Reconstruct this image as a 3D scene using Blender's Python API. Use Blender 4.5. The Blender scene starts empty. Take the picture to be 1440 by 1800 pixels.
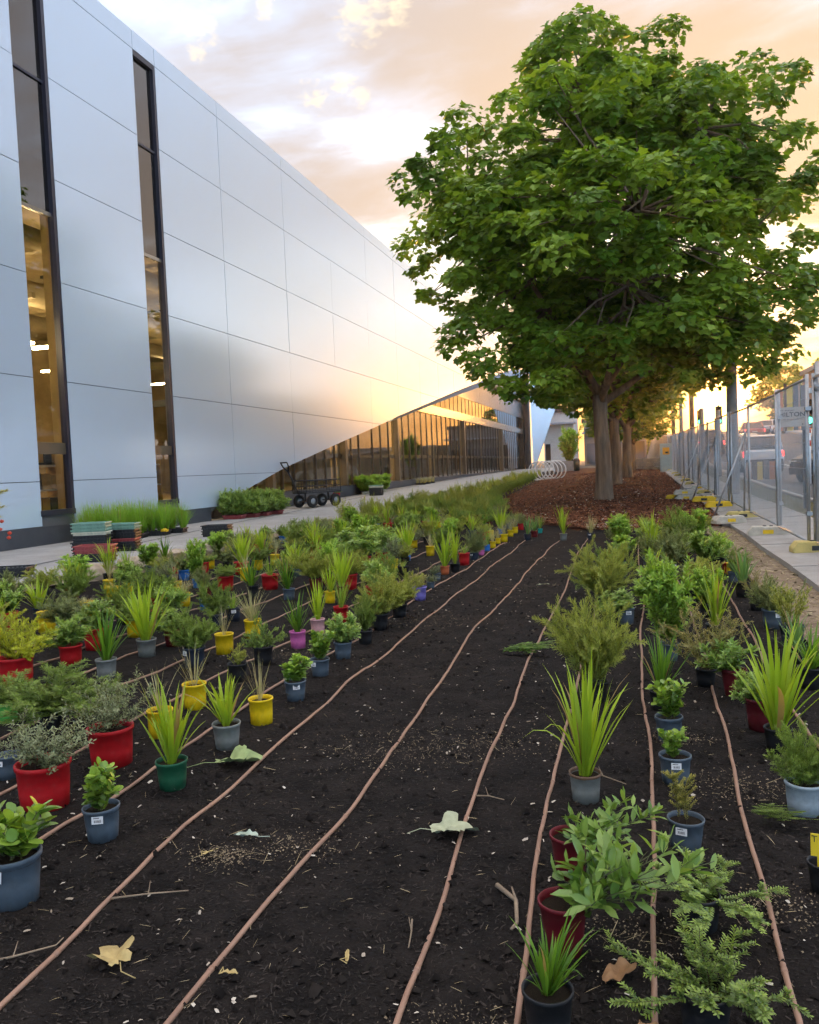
import bpy, math, random
import numpy as np
from mathutils import Vector, Matrix, noise

# ---------------------------------------------------------------- camera, sky, sun, exposure
SC = bpy.context.scene
COL = SC.collection
cam_data = bpy.data.cameras.new('camera')
cam_data.sensor_fit = 'HORIZONTAL'; cam_data.sensor_width = 36.0; cam_data.lens = 36.05
cam_data.clip_start = 0.05; cam_data.clip_end = 3000
cam = bpy.data.objects.new('camera', cam_data); COL.objects.link(cam)
_r, _u, _b = Vector((.9631, .2661, -.0410)), Vector((.0252, .0627, .9977)), Vector((.2681, -.9619, .0537))
cam.matrix_world = Matrix(((_r.x, _u.x, _b.x, 0), (_r.y, _u.y, _b.y, 0), (_r.z, _u.z, _b.z, 1.45), (0, 0, 0, 1)))
SC.camera = cam

SUN_EL, SUN_AZ = math.radians(3.2), math.radians(5.6)      # azimuth to the right of +Y
SUN = Vector((math.sin(SUN_AZ) * math.cos(SUN_EL), math.cos(SUN_AZ) * math.cos(SUN_EL), math.sin(SUN_EL)))
world = bpy.data.worlds.new('World'); SC.world = world; world.use_nodes = True
def build_sky():
    nt = world.node_tree; N = nt.nodes; L = nt.links; N.clear()
    def nd(t, **k):
        n = N.new(t)
        for a, v in k.items(): setattr(n, a, v)
        return n
    def mth(op, a, b=None, c=None, clamp=False):
        n = nd('ShaderNodeMath', operation=op, use_clamp=clamp)
        for i, v in enumerate((a, b, c)):
            if v is None: continue
            if isinstance(v, (int, float)): n.inputs[i].default_value = v
            else: L.new(v, n.inputs[i])
        return n.outputs[0]
    def mixc(f, a, b, bt='MIX'):
        n = nd('ShaderNodeMix', data_type='RGBA', blend_type=bt)
        for s, v in ((0, f), (6, a), (7, b)):
            if isinstance(v, (int, float)): n.inputs[s].default_value = v
            elif isinstance(v, tuple): n.inputs[s].default_value = (*v, 1)
            else: L.new(v, n.inputs[s])
        return n.outputs[2]
    def ss(v, lo, hi):
        n = nd('ShaderNodeMapRange', interpolation_type='SMOOTHSTEP')
        L.new(v, n.inputs[0]); n.inputs[1].default_value = lo; n.inputs[2].default_value = hi
        return n.outputs[0]
    tc = nd('ShaderNodeTexCoord'); D = tc.outputs['Generated']
    nrm = nd('ShaderNodeVectorMath', operation='NORMALIZE'); L.new(D, nrm.inputs[0]); D = nrm.outputs[0]
    sep = nd('ShaderNodeSeparateXYZ'); L.new(D, sep.inputs[0]); Z = sep.outputs[2]
    dot = nd('ShaderNodeVectorMath', operation='DOT_PRODUCT'); L.new(D, dot.inputs[0]); dot.inputs[1].default_value = SUN
    c = dot.outputs['Value']                                  # cosine of the angle to the sun
    sky = nd('ShaderNodeTexSky', sky_type='NISHITA'); sky.sun_disc = False
    sky.sun_elevation = SUN_EL; sky.sun_rotation = SUN_AZ; sky.air_density = 1.0; sky.dust_density = 1.5; sky.ozone_density = 2.0
    # cloud sheet: project the direction on a plane overhead so that the sheet flattens towards the horizon
    zc = mth('MAXIMUM', Z, 0.0); den = mth('ADD', zc, 0.16)
    pl = nd('ShaderNodeVectorMath', operation='DIVIDE'); L.new(D, pl.inputs[0])
    cb = nd('ShaderNodeCombineXYZ')
    for i in range(3): L.new(den, cb.inputs[i])
    L.new(cb.outputs[0], pl.inputs[1]); P = pl.outputs[0]
    def tex(scale, detail, rough, off=(0, 0, 0), dist=0.0, stretch=(1, 1, 1)):
        mp = nd('ShaderNodeMapping'); L.new(P, mp.inputs[0]); mp.inputs['Location'].default_value = off; mp.inputs['Scale'].default_value = stretch
        t = nd('ShaderNodeTexNoise'); L.new(mp.outputs[0], t.inputs['Vector'])
        t.inputs['Scale'].default_value = scale; t.inputs['Detail'].default_value = detail
        t.inputs['Roughness'].default_value = rough; t.inputs['Distortion'].default_value = dist
        return t.outputs['Fac']
    big = tex(.75, 5, .55, (3.1, 1.7, .2), .6, (1, 1.5, 1)); fine = tex(2.6, 7, .62, (7.3, 2.9, 1.1), .4, (1, 1.7, 1))
    cloud_n = mth('ADD', mth('MULTIPLY', big, .68), mth('MULTIPLY', fine, .32))
    near = ss(c, .80, 1.0); wide = ss(c, .70, .985)
    # bright, sun-side cloud and the darker lilac / pink undersides
    lit = mixc(near, (.375, .355, .335), (.45, .375, .26))
    shade = mixc(near, (.222, .195, .185), (.285, .20, .13))
    body = mixc(ss(mth('ADD', cloud_n, mth('MULTIPLY', mth('SUBTRACT', ss(Z, .20, .44), .45), .11)), .42, .54), lit, shade)
    clear = mixc(1.0, sky.outputs[0], (.45, .45, .45), 'MULTIPLY')
    hi = mth('ADD', mth('MULTIPLY', ss(Z, .13, .36), .92), mth('MULTIPLY', wide, .9))
    cover = mth('MULTIPLY', mth('MINIMUM', hi, 1.0), mth('ADD', .62, mth('MULTIPLY', ss(cloud_n, .36, .6), .38)))
    blue = mixc(ss(Z, -.05, .45), (.40, .66, 1.08), (.36, .54, .84))
    clear2 = mixc(.30, blue, clear)
    body = mixc(1.0, body, mixc(ss(Z, .50, .95), (1.0, 1.0, 1.0), (2.85, 2.68, 2.45)), 'MULTIPLY')   # extra brightness in the unseen overhead cloud, added to light the plants
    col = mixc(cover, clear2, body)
    # a few small bright puffs
    puff_n = tex(34.0, 5, .6, (1.3, 5.2, .7), .3)
    pm = None
    for (dx, dy, dz, r) in PUFFS:
        dd = nd('ShaderNodeVectorMath', operation='DISTANCE'); L.new(D, dd.inputs[0]); dd.inputs[1].default_value = (dx, dy, dz)
        m = mth('SUBTRACT', 1.0, ss(dd.outputs['Value'], r * .15, r))
        pm = m if pm is None else mth('MAXIMUM', pm, m)
    pm = ss(mth('ADD', mth('MULTIPLY', pm, .42), puff_n), .74, 1.08)
    col = mixc(mth('MULTIPLY', pm, .6), col, (.44, .37, .25))
    # glow round the low sun
    g1 = mth('POWER', mth('MAXIMUM', c, 0.0), 14.0); g2 = mth('POWER', mth('MAXIMUM', c, 0.0), 160.0); g3 = mth('POWER', mth('MAXIMUM', c, 0.0), 2200.0)
    low = mth('MULTIPLY', ss(c, .935, .992), mth('SUBTRACT', 1.0, ss(Z, .05, .22)))
    col = mixc(mth('MULTIPLY', low, .85), col, (.50, .185, .02))
    col = mixc(g1, col, (.10, .06, .015), 'ADD')
    col = mixc(g2, col, (.5, .19, .025), 'ADD')
    col = mixc(g3, col, (9.0, 4.0, .9), 'ADD')
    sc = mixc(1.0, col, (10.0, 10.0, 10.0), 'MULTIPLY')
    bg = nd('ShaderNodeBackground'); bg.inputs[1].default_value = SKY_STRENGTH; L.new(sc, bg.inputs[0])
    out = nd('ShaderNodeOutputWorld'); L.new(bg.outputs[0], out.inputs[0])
SKY_STRENGTH = 0.1
PUFFS = [(-0.2606, 0.8408, 0.4745, 0.0594), (-0.4178, 0.7843, 0.4586, 0.0375), (-0.3267, 0.854, 0.4049, 0.03), (-0.293, 0.8615, 0.4147, 0.0312), (-0.2787, 0.8699, 0.4069, 0.025), (-0.3558, 0.8037, 0.477, 0.0219), (-0.4283, 0.7893, 0.44, 0.0225), (-0.2265, 0.8507, 0.4744, 0.0312)]
build_sky()

sun_data = bpy.data.lights.new('sun', 'SUN'); sun_data.energy = .5; sun_data.angle = math.radians(3.0); sun_data.color = (1.0, .43, .09)
sun = bpy.data.objects.new('sun', sun_data); COL.objects.link(sun); sun.location = (4, 30, 20)
sun.rotation_euler = (-SUN).to_track_quat('-Z', 'Y').to_euler()
SC.view_settings.view_transform = 'Standard'; SC.view_settings.look = 'None'
SC.view_settings.exposure = 1.75; SC.view_settings.gamma = 1.0; SC.view_settings.use_curve_mapping = False
SC.render.engine = 'CYCLES'
SC.cycles.use_denoising = True; SC.cycles.max_bounces = 5; SC.cycles.transparent_max_bounces = 10; SC.cycles.use_adaptive_sampling = True; SC.cycles.adaptive_threshold = .04; SC.cycles.adaptive_min_samples = 16; SC.cycles.volume_bounces = 0
SC.cycles.diffuse_bounces = 2; SC.cycles.glossy_bounces = 2; SC.cycles.transmission_bounces = 3
SC.cycles.caustics_reflective = False; SC.cycles.caustics_refractive = False; SC.cycles.sample_clamp_indirect = 6.0

# ---------------------------------------------------------------- helpers
def sstep(a, b, v):
    t = min(1.0, max(0.0, (v - a) / (b - a))); return t * t * (3 - 2 * t)
def gz(x, y):                                                  # lie of the land
    t = max(0.0, y - 24); b = .02 * t * t / (t + 8); z = .8 * (1 - math.exp(-b / .8))
    r = sstep(2.2, 4.2, x)
    if r > 0:
        e = 1.2 * (1 - math.exp(-.012 * max(0.0, y - 5) / 1.2)); t = max(0.0, y - 45)
        z += r * (e + 5 * (1 - math.exp(-.015 * t * t / (t + 15))))
    if 15 < y < 90: z += .2 * math.exp(-((x + .8) / 2.4) ** 2) * sstep(17.6, 23, y) * (1 - sstep(60, 88, y))
    return z
def mulch_edge(y):                                             # left edge of the bark mulch
    return float(np.interp(y, [17, 17.8, 19.9, 30, 60, 90], [-.9, -1.4, -2.9, -4.9, -6.2, -7.0]))

def tag(o, label=None, cat=None, group=None, kind=None):
    if label: o['label'] = label
    if cat: o['category'] = cat
    if group: o['group'] = group
    if kind: o['kind'] = kind
    return o
def link(name, me, parent=None, mat=None, loc=None):
    o = bpy.data.objects.new(name, me); COL.objects.link(o)
    if parent is not None: o.parent = parent
    if mat is not None and me is not None and not me.materials: me.materials.append(mat)
    if loc is not None: o.location = loc
    return o
def empty(name, loc=(0, 0, 0), rz=0.0):
    o = bpy.data.objects.new(name, None); COL.objects.link(o); o.location = loc; o.rotation_euler = (0, 0, rz); o.empty_display_size = .2
    return o
def copy_tree(o, parent=None):
    c = o.copy(); COL.objects.link(c); c.parent = parent
    for ch in o.children: copy_tree(ch, c)
    return c
def np_mesh(name, V, F, smooth=False, rnd=None, mat=None):
    """V (n,3); F list of (m,k) index arrays; rnd per-vertex random values"""
    V = np.asarray(V, dtype=np.float32)
    me = bpy.data.meshes.new(name)
    F = [np.asarray(f, dtype=np.int32) for f in (F if isinstance(F, list) else [F]) if len(f)]
    tot = np.concatenate([np.full(len(f), f.shape[1], np.int32) for f in F]); idx = np.concatenate([f.ravel() for f in F])
    me.vertices.add(len(V)); me.vertices.foreach_set('co', V.ravel())
    me.loops.add(len(idx)); me.loops.foreach_set('vertex_index', idx)
    me.polygons.add(len(tot)); st = np.zeros(len(tot), np.int32); st[1:] = np.cumsum(tot)[:-1]
    me.polygons.foreach_set('loop_start', st); me.polygons.foreach_set('loop_total', tot)
    if smooth: me.polygons.foreach_set('use_smooth', np.ones(len(tot), bool))
    if rnd is not None:
        a = me.attributes.new('rnd', 'FLOAT', 'POINT'); a.data.foreach_set('value', np.asarray(rnd, np.float32))
    me.update(calc_edges=True); me.validate()
    if mat: me.materials.append(mat)
    return me
class MB:
    """collects boxes, tubes, lathes and prisms into one mesh"""
    def __init__(s): s.v = []; s.f = []; s.sm = []
    def add(s, vs, fs, smooth=False):
        o = len(s.v); s.v += [tuple(p) for p in vs]; s.f += [tuple(i + o for i in f) for f in fs]; s.sm += [smooth] * len(fs); return s
    def box(s, c, d, rz=0.0, rx=0.0, ry=0.0, taper=1.0):
        x, y, z = d[0] / 2, d[1] / 2, d[2] / 2
        M = Matrix.Translation(c) @ Matrix.Rotation(rz, 4, 'Z') @ Matrix.Rotation(ry, 4, 'Y') @ Matrix.Rotation(rx, 4, 'X')
        P = [M @ Vector((sx * x * (taper if sz > 0 else 1), sy * y * (taper if sz > 0 else 1), sz * z)) for sz in (-1, 1) for sx, sy in ((-1, -1), (1, -1), (1, 1), (-1, 1))]
        return s.add(P, [(3, 2, 1, 0), (4, 5, 6, 7), (0, 1, 5, 4), (1, 2, 6, 5), (2, 3, 7, 6), (3, 0, 4, 7)])
    def bx(s, x0, x1, y0, y1, z0, z1): return s.box(((x0 + x1) / 2, (y0 + y1) / 2, (z0 + z1) / 2), (x1 - x0, y1 - y0, z1 - z0))
    def tube(s, pts, r, n=6, cap=True):
        pts = [Vector(p) for p in pts]; rs = r if isinstance(r, (list, tuple)) else [r] * len(pts); V = []; up = None
        for i, p in enumerate(pts):
            t = (pts[min(i + 1, len(pts) - 1)] - pts[max(i - 1, 0)]).normalized()
            if up is None: up = Vector((0, 0, 1)) if abs(t.z) < .9 else Vector((1, 0, 0))
            a = t.cross(up)
            if a.length < 1e-5: a = t.orthogonal()
            a.normalize(); b = a.cross(t).normalized(); up = b
            for k in range(n):
                an = 2 * math.pi * k / n; V.append(p + (a * math.cos(an) + b * math.sin(an)) * rs[i])
        F = [(i * n + k, i * n + (k + 1) % n, (i + 1) * n + (k + 1) % n, (i + 1) * n + k) for i in range(len(pts) - 1) for k in range(n)]
        if cap: F += [tuple(range(n))[::-1], tuple((len(pts) - 1) * n + k for k in range(n))]
        return s.add(V, F, True)
    def ring(s, c, R, r, axis='Y', n=28, m=6):
        V = []
        for i in range(n):
            a = 2 * math.pi * i / n
            for k in range(m):
                b = 2 * math.pi * k / m; q = R + r * math.cos(b); h = r * math.sin(b)
                p = (q * math.cos(a), h, q * math.sin(a)) if axis == 'Y' else ((h, q * math.cos(a), q * math.sin(a)) if axis == 'X' else (q * math.cos(a), q * math.sin(a), h))
                V.append((c[0] + p[0], c[1] + p[1], c[2] + p[2]))
        return s.add(V, [(i * m + k, ((i + 1) % n) * m + k, ((i + 1) % n) * m + (k + 1) % m, i * m + (k + 1) % m) for i in range(n) for k in range(m)], True)
    def lathe(s, prof, n=24, c=(0, 0, 0), axis='Z'):
        V = []
        for (r, z) in prof:
            for k in range(n):
                a = 2 * math.pi * k / n; p = (r * math.cos(a), r * math.sin(a), z)
                if axis == 'X': p = (z, r * math.cos(a), r * math.sin(a))
                V.append((c[0] + p[0], c[1] + p[1], c[2] + p[2]))
        return s.add(V, [(i * n + k, i * n + (k + 1) % n, (i + 1) * n + (k + 1) % n, (i + 1) * n + k) for i in range(len(prof) - 1) for k in range(n)], True)
    def prism(s, poly, a0, a1, axis='X'):
        n = len(poly)
        mk = (lambda q, h: (h, q[0], q[1])) if axis == 'X' else ((lambda q, h: (q[0], h, q[1])) if axis == 'Y' else (lambda q, h: (q[0], q[1], h)))
        V = [mk(q, a0) for q in poly] + [mk(q, a1) for q in poly]
        return s.add(V, [tuple(range(n))[::-1], tuple(range(n, 2 * n))] + [(i, (i + 1) % n, n + (i + 1) % n, n + i) for i in range(n)])
    def mesh(s, name, mat=None):
        me = bpy.data.meshes.new(name); me.from_pydata(s.v, [], s.f); me.update()
        me.polygons.foreach_set('use_smooth', s.sm)
        if mat: me.materials.append(mat)
        return me
    def build(s, name, mat, parent=None, loc=None): return link(name, s.mesh(name, mat), parent, None, loc)
def bevel(o, w=.01, seg=2):
    m = o.modifiers.new('bevel', 'BEVEL'); m.width = w; m.segments = seg; m.limit_method = 'ANGLE'; return o

# ---------------------------------------------------------------- materials
def mat(name, col, rough=.6, metal=0.0, spec=.5, var=0.0, vscale=6.0, bump=0.0, bscale=40.0, emit=None, estr=0.0, col2=None, objvar=0.0, detail=5, coords='Object', alpha=None):
    m = bpy.data.materials.new(name); m.use_nodes = True; nt = m.node_tree; N = nt.nodes; L = nt.links
    b = N['Principled BSDF']; b.inputs['Base Color'].default_value = (*col, 1); b.inputs['Roughness'].default_value = rough
    b.inputs['Metallic'].default_value = metal; b.inputs['Specular IOR Level'].default_value = spec
    tc = N.new('ShaderNodeTexCoord')
    if col2 is None and var > 0: col2 = tuple(max(0, c * (1 - var)) for c in col)
    if col2 is not None:
        t = N.new('ShaderNodeTexNoise'); t.inputs['Scale'].default_value = vscale; t.inputs['Detail'].default_value = detail; t.inputs['Roughness'].default_value = .6
        L.new(tc.outputs[coords], t.inputs['Vector'])
        r = N.new('ShaderNodeMapRange'); r.inputs[1].default_value = .35; r.inputs[2].default_value = .65; L.new(t.outputs['Fac'], r.inputs[0])
        x = N.new('ShaderNodeMix'); x.data_type = 'RGBA'; x.inputs[6].default_value = (*col, 1); x.inputs[7].default_value = (*col2, 1)
        L.new(r.outputs[0], x.inputs[0]); cur = x.outputs[2]
        if objvar > 0:
            oi = N.new('ShaderNodeObjectInfo'); hv = N.new('ShaderNodeHueSaturation'); mr = N.new('ShaderNodeMapRange')
            mr.inputs[3].default_value = 1 - objvar; mr.inputs[4].default_value = 1 + objvar
            L.new(oi.outputs['Random'], mr.inputs[0]); L.new(mr.outputs[0], hv.inputs['Value']); L.new(cur, hv.inputs['Color']); cur = hv.outputs[0]
        L.new(cur, b.inputs['Base Color'])
    if bump > 0:
        t2 = N.new('ShaderNodeTexNoise'); t2.inputs['Scale'].default_value = bscale; t2.inputs['Detail'].default_value = 6
        L.new(tc.outputs[coords], t2.inputs['Vector']); bp = N.new('ShaderNodeBump'); bp.inputs['Strength'].default_value = bump; bp.inputs['Distance'].default_value = .02
        L.new(t2.outputs['Fac'], bp.inputs['Height']); L.new(bp.outputs[0], b.inputs['Normal'])
    if emit is not None: b.inputs['Emission Color'].default_value = (*emit, 1); b.inputs['Emission Strength'].default_value = estr
    return m
def leafmat(name, a, b_, rough=.45, trans=.35, spec=.35, objvar=.12):
    m = bpy.data.materials.new(name); m.use_nodes = True; nt = m.node_tree; N = nt.nodes; L = nt.links
    p = N['Principled BSDF']; out = N['Material Output']
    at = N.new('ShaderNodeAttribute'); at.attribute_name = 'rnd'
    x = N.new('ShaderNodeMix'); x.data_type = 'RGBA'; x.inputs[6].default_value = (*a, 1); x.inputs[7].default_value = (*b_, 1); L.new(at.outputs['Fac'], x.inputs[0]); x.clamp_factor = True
    dm = N.new('ShaderNodeMapRange'); dm.inputs[1].default_value = 1.05; dm.inputs[2].default_value = 1.25; L.new(at.outputs['Fac'], dm.inputs[0])
    y_ = N.new('ShaderNodeMix'); y_.data_type = 'RGBA'; y_.inputs[7].default_value = (.36, .25, .11, 1); L.new(dm.outputs[0], y_.inputs[0]); L.new(x.outputs[2], y_.inputs[6]); x = y_      # dead leaves
    oi = N.new('ShaderNodeObjectInfo'); mr = N.new('ShaderNodeMapRange'); mr.inputs[3].default_value = 1 - objvar; mr.inputs[4].default_value = 1 + objvar
    L.new(oi.outputs['Random'], mr.inputs[0]); hv = N.new('ShaderNodeHueSaturation'); L.new(mr.outputs[0], hv.inputs['Value']); L.new(x.outputs[2], hv.inputs['Color'])
    L.new(hv.outputs[0], p.inputs['Base Color']); p.inputs['Roughness'].default_value = rough; p.inputs['Specular IOR Level'].default_value = spec
    tr = N.new('ShaderNodeBsdfTranslucent'); g = N.new('ShaderNodeMix'); g.data_type = 'RGBA'; g.blend_type = 'MULTIPLY'; g.inputs[0].default_value = 1
    L.new(hv.outputs[0], g.inputs[6]); g.inputs[7].default_value = (1.5, 1.35, .5, 1); L.new(g.outputs[2], tr.inputs['Color'])
    mx = N.new('ShaderNodeMixShader'); mx.inputs[0].default_value = trans; L.new(p.outputs[0], mx.inputs[1]); L.new(tr.outputs[0], mx.inputs[2]); L.new(mx.outputs[0], out.inputs['Surface'])
    return m
def glassmat(name, tint=(.55, .55, .5), refl=1.0, rough=.01, ior=1.6):
    m = bpy.data.materials.new(name); m.use_nodes = True; nt = m.node_tree; N = nt.nodes; L = nt.links; N.remove(N['Principled BSDF'])
    tr = N.new('ShaderNodeBsdfTransparent'); tr.inputs[0].default_value = (*tint, 1)
    gl = N.new('ShaderNodeBsdfGlossy'); gl.inputs['Roughness'].default_value = rough; gl.inputs[0].default_value = (refl, refl, refl, 1)
    fr = N.new('ShaderNodeFresnel'); fr.inputs[0].default_value = ior
    ge = N.new('ShaderNodeNewGeometry'); iv = N.new('ShaderNodeMath'); iv.operation = 'SUBTRACT'; iv.inputs[0].default_value = 1.0; L.new(ge.outputs['Backfacing'], iv.inputs[1])
    mu = N.new('ShaderNodeMath'); mu.operation = 'MULTIPLY'; L.new(fr.outputs[0], mu.inputs[0]); L.new(iv.outputs[0], mu.inputs[1])   # only the outer face mirrors
    mx = N.new('ShaderNodeMixShader'); L.new(mu.outputs[0], mx.inputs[0]); L.new(tr.outputs[0], mx.inputs[1]); L.new(gl.outputs[0], mx.inputs[2]); L.new(mx.outputs[0], N['Material Output'].inputs[0])
    return m
M = {}
M['soil'] = mat('soil', (.0085, .0075, .007), .95, spec=.12, col2=(.021, .0175, .0155), vscale=5, bump=.9, bscale=55, detail=8)
M['dirt'] = mat('dirt', (.10, .085, .065), .95, spec=.1, col2=(.16, .14, .11), vscale=.6, bump=.3, bscale=8)
M['sand'] = mat('sand', (.30, .235, .165), .95, spec=.1, col2=(.17, .125, .085), vscale=5, bump=.8, bscale=30, detail=8)
M['concrete'] = mat('concrete', (.42, .41, .39), .85, spec=.25, col2=(.33, .32, .30), vscale=1.4, bump=.15, bscale=60, detail=8)
M['pale_concrete'] = mat('pale_concrete', (.38, .36, .33), .85, spec=.25, col2=(.29, .275, .25), vscale=2.2, bump=.2, bscale=50, detail=8)
M['asphalt'] = mat('asphalt', (.085, .08, .078), .7, spec=.4, col2=(.06, .058, .056), vscale=1.1, bump=.2, bscale=120)
M['mulch'] = mat('mulch', (.11, .042, .024), .95, spec=.1, col2=(.045, .018, .011), vscale=14, bump=1.0, bscale=30, detail=8)
M['dry_grass'] = mat('dry_grass', (.16, .14, .075), .95, spec=.1, col2=(.09, .09, .04), vscale=3, bump=.5, bscale=25)
M['plinth'] = mat('plinth', (.045, .05, .06), .6, col2=(.06, .065, .075), vscale=2)
M['black'] = mat('black', (.012, .012, .014), .5, col2=(.02, .02, .022), vscale=4)
M['drain'] = mat('drain', (.02, .02, .02), .6, col2=(.05, .05, .05), vscale=40)

# ---------------------------------------------------------------- land
def sheet(name, xs, ys, zf, m, smooth=True):
    X, Y = np.meshgrid(xs, ys); n, k = X.shape
    Z = np.array([[zf(x, y) for x in xs] for y in ys])
    V = np.stack([X, Y, Z], -1).reshape(-1, 3); i = np.arange((n - 1) * (k - 1)); r, c = i // (k - 1), i % (k - 1); a = r * k + c
    return link(name, np_mesh(name, V, np.stack([a, a + 1, a + k + 1, a + k], 1), smooth), None, m)
xs = np.concatenate([np.arange(-900, -60, 60), np.arange(-60, -10, 5), np.arange(-10, 20, 1.0), np.arange(20, 60, 4), np.arange(60, 901, 60)])
ys = np.concatenate([np.arange(-120, 0, 20), np.arange(0, 130, 3.0), np.arange(130, 300, 12), np.arange(300, 1500, 100)])
tag(sheet('ground', xs, ys, lambda x, y: gz(x, y) - .08, M['dirt']), kind='structure')

def fbm(x, y, s, o=3): return noise.fractal(Vector((x * s, y * s, 3.3)), .9, 2.0, o)
def soil_low(x, y): return gz(x, y) + .018 * noise.noise(Vector((x * 1.7, y * 1.7, .4))) + .010 * noise.noise(Vector((x * 4.3, y * 4.3, 2.4)))
def soil_z(x, y):
    return soil_low(x, y) + .006 * fbm(x, y, 9, 3) + .004 * noise.noise(Vector((x * 34, y * 34, 1.7)))
ys = [.2]
while ys[-1] < 20.5: ys.append(ys[-1] + .012 + .0075 * max(0, ys[-1] - 1.2))
tag(sheet('soil_bed', np.concatenate([np.arange(-8.6, -3.2, .06), np.arange(-3.2, 1.5, .021)]), np.array(ys), soil_z, M['soil']), kind='structure')
tag(sheet('soil_strip', np.arange(-8.6, -2.3, .2), np.arange(20.45, 84, .35), lambda x, y: soil_low(x, y) - .004 + .012 * fbm(x, y, 2.5), M['soil']), kind='structure')
# bark mulch mound under the trees
def mulch_sheet():
    ys = np.concatenate([np.arange(17.2, 30, .12), np.arange(30, 88, .5)]); V = []; k = 60
    for y in ys:
        e = mulch_edge(y); r = 1.9 if y > 19 else 1.2 + .35 * (y - 17)
        for j in range(k):
            x = e + (r - e) * j / (k - 1); edge = min(1, min(j, k - 1 - j) / 5) * sstep(17.2, 18.2, y)
            V.append((x, y + .25 * noise.noise(Vector((x * 1.3, 0, 5))) * (1 - sstep(17, 19, y)), gz(x, y) - .02 + edge * (.075 + .05 * fbm(x, y, 2.2, 4))))
    n = len(ys); i = np.arange((n - 1) * (k - 1)); a = (i // (k - 1)) * k + i % (k - 1)
    return link('mulch_bed', np_mesh('mulch_bed', V, np.stack([a, a + 1, a + k + 1, a + k], 1), True), None, M['mulch'])
tag(mulch_sheet(), kind='structure')
def strip(name, xa, xb, y0, y1, dz, m, step=1.0, n=2, wob=0.0, skirt=0.0, seed=0):
    ys = np.arange(y0, y1 + 1e-6, step); V = []; F = []
    for y in ys:
        a = (xa(y) if callable(xa) else xa) + wob * noise.noise(Vector((y * 1.4, seed, 0))); b = (xb(y) if callable(xb) else xb) + wob * noise.noise(Vector((y * 1.4, seed, 9)))
        row = [(a + (b - a) * j / (n - 1)) for j in range(n)]
        if skirt: V.append((row[0], y, gz(row[0], y) + dz - skirt))
        V += [(x, y, gz(x, y) + dz) for x in row]
        if skirt: V.append((row[-1], y, gz(row[-1], y) + dz - skirt))
    k = n + (2 if skirt else 0); q = len(ys); i = np.arange((q - 1) * (k - 1)); a = (i // (k - 1)) * k + i % (k - 1)
    return link(name, np_mesh(name, V, np.stack([a, a + 1, a + k + 1, a + k], 1)), None, m)
tag(strip('path', -13.5, -8.45, -6, 106, .06, M['concrete'], 1, 6, skirt=.2), kind='structure')
dr = lambda y: float(np.interp(y, [5, 11.7, 17.6, 22.8, 29.7, 40, 60], [-9.5, -9.9, -10.75, -11.45, -11.9, -12.6, -13.2]))
tag(strip('drain_channel', lambda y: dr(y) - .035, lambda y: dr(y) + .035, 2, 58, .065, M['drain'], .8), kind='structure')
tag(strip('sand_edge', -8.5, -7.85, 1, 60, .03, M['sand'], .25, 5, wob=.12), kind='structure')
tag(strip('sand_verge', 1.22, 1.9, -1, 17.5, .03, M['sand'], .2, 6, wob=.08, seed=4), kind='structure')
tag(strip('road', 4.15, 15.5, -40, 420, .0, M['asphalt'], 2.0, 14), kind='structure')
tag(strip('far_footpath', 15.5, 19, -40, 420, .12, M['concrete'], 2.0, 4, skirt=.2), kind='structure')
tag(strip('kerb', 3.95, 4.15, -40, 130, .12, M['pale_concrete'], 2.0, 2, skirt=.14), kind='structure')
tag(strip('verge', 3.25, 3.96, 6, 60, .085, M['dry_grass'], .6, 4), kind='structure')
fp = empty('footpath'); tag(fp, kind='structure')
for i in range(34):                                            # concrete footpath under the fence, slab by slab
    y0 = 3.2 + 2.45 * i; y1 = y0 + 2.435; mb = MB()
    pts = [(1.74 + .012 * math.sin(y0 * 1.3), y0), (3.26, y0), (3.26, y1), (1.74 + .012 * math.sin(y1 * 1.3), y1)]
    T = [(x, y, gz(x, y) + .10 + .008 * math.sin(i * 2.1)) for x, y in pts]; mb.add(T + [(x, y, z - .2) for x, y, z in T], [(0, 1, 2, 3), (3, 7, 4, 0), (0, 4, 5, 1), (1, 5, 6, 2), (2, 6, 7, 3)])
    mb.build('slab', M['pale_concrete'], fp)
# road markings
for k, y in enumerate(np.arange(10, 120, 9)):
    mk = strip('lane_line', 7.75, 7.87, y, y + 3, .006, mat('road_paint', (.7, .7, .68), .7, var=.2, vscale=8) if k == 0 else bpy.data.materials['road_paint'], 1.0); tag(mk, kind='structure')

# ---------------------------------------------------------------- big retail building
XF = -12.77
M['panel'] = mat('panel', (.64, .755, .88), .2, metal=.32, spec=.5, col2=(.62, .735, .86), vscale=.5, detail=3, bump=.035, bscale=.45, coords='Generated')
M['backing'] = mat('backing', (.10, .105, .11), .6, var=.2, vscale=2)
M['frame_navy'] = mat('frame_navy', (.018, .02, .04), .35, var=.2, vscale=3)
M['bronze'] = mat('bronze', (.055, .042, .03), .35, metal=.4, var=.25, vscale=2)
M['bronze_light'] = mat('bronze_light', (.17, .122, .075), .4, metal=.3, var=.2, vscale=2)
M['spandrel'] = mat('spandrel', (.33, .29, .24), .25, metal=.6, var=.1, vscale=1)
M['recess_panel'] = mat('recess_panel', (.11, .115, .12), .3, metal=.5, var=.12, vscale=.6)
M['glass'] = glassmat('glass', (.92, .89, .80))
M['glass_dark'] = glassmat('glass_dark', (.10, .11, .12), 1.0, .01, 2.3)
M['interior_wall'] = mat('interior_wall', (.46, .33, .155), .8, var=.4, vscale=.7)
M['interior_ceiling'] = mat('interior_ceiling', (.34, .25, .12), .8, var=.35, vscale=.8)
M['interior_floor'] = mat('interior_floor', (.36, .28, .17), .5, var=.2, vscale=1)
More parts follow.
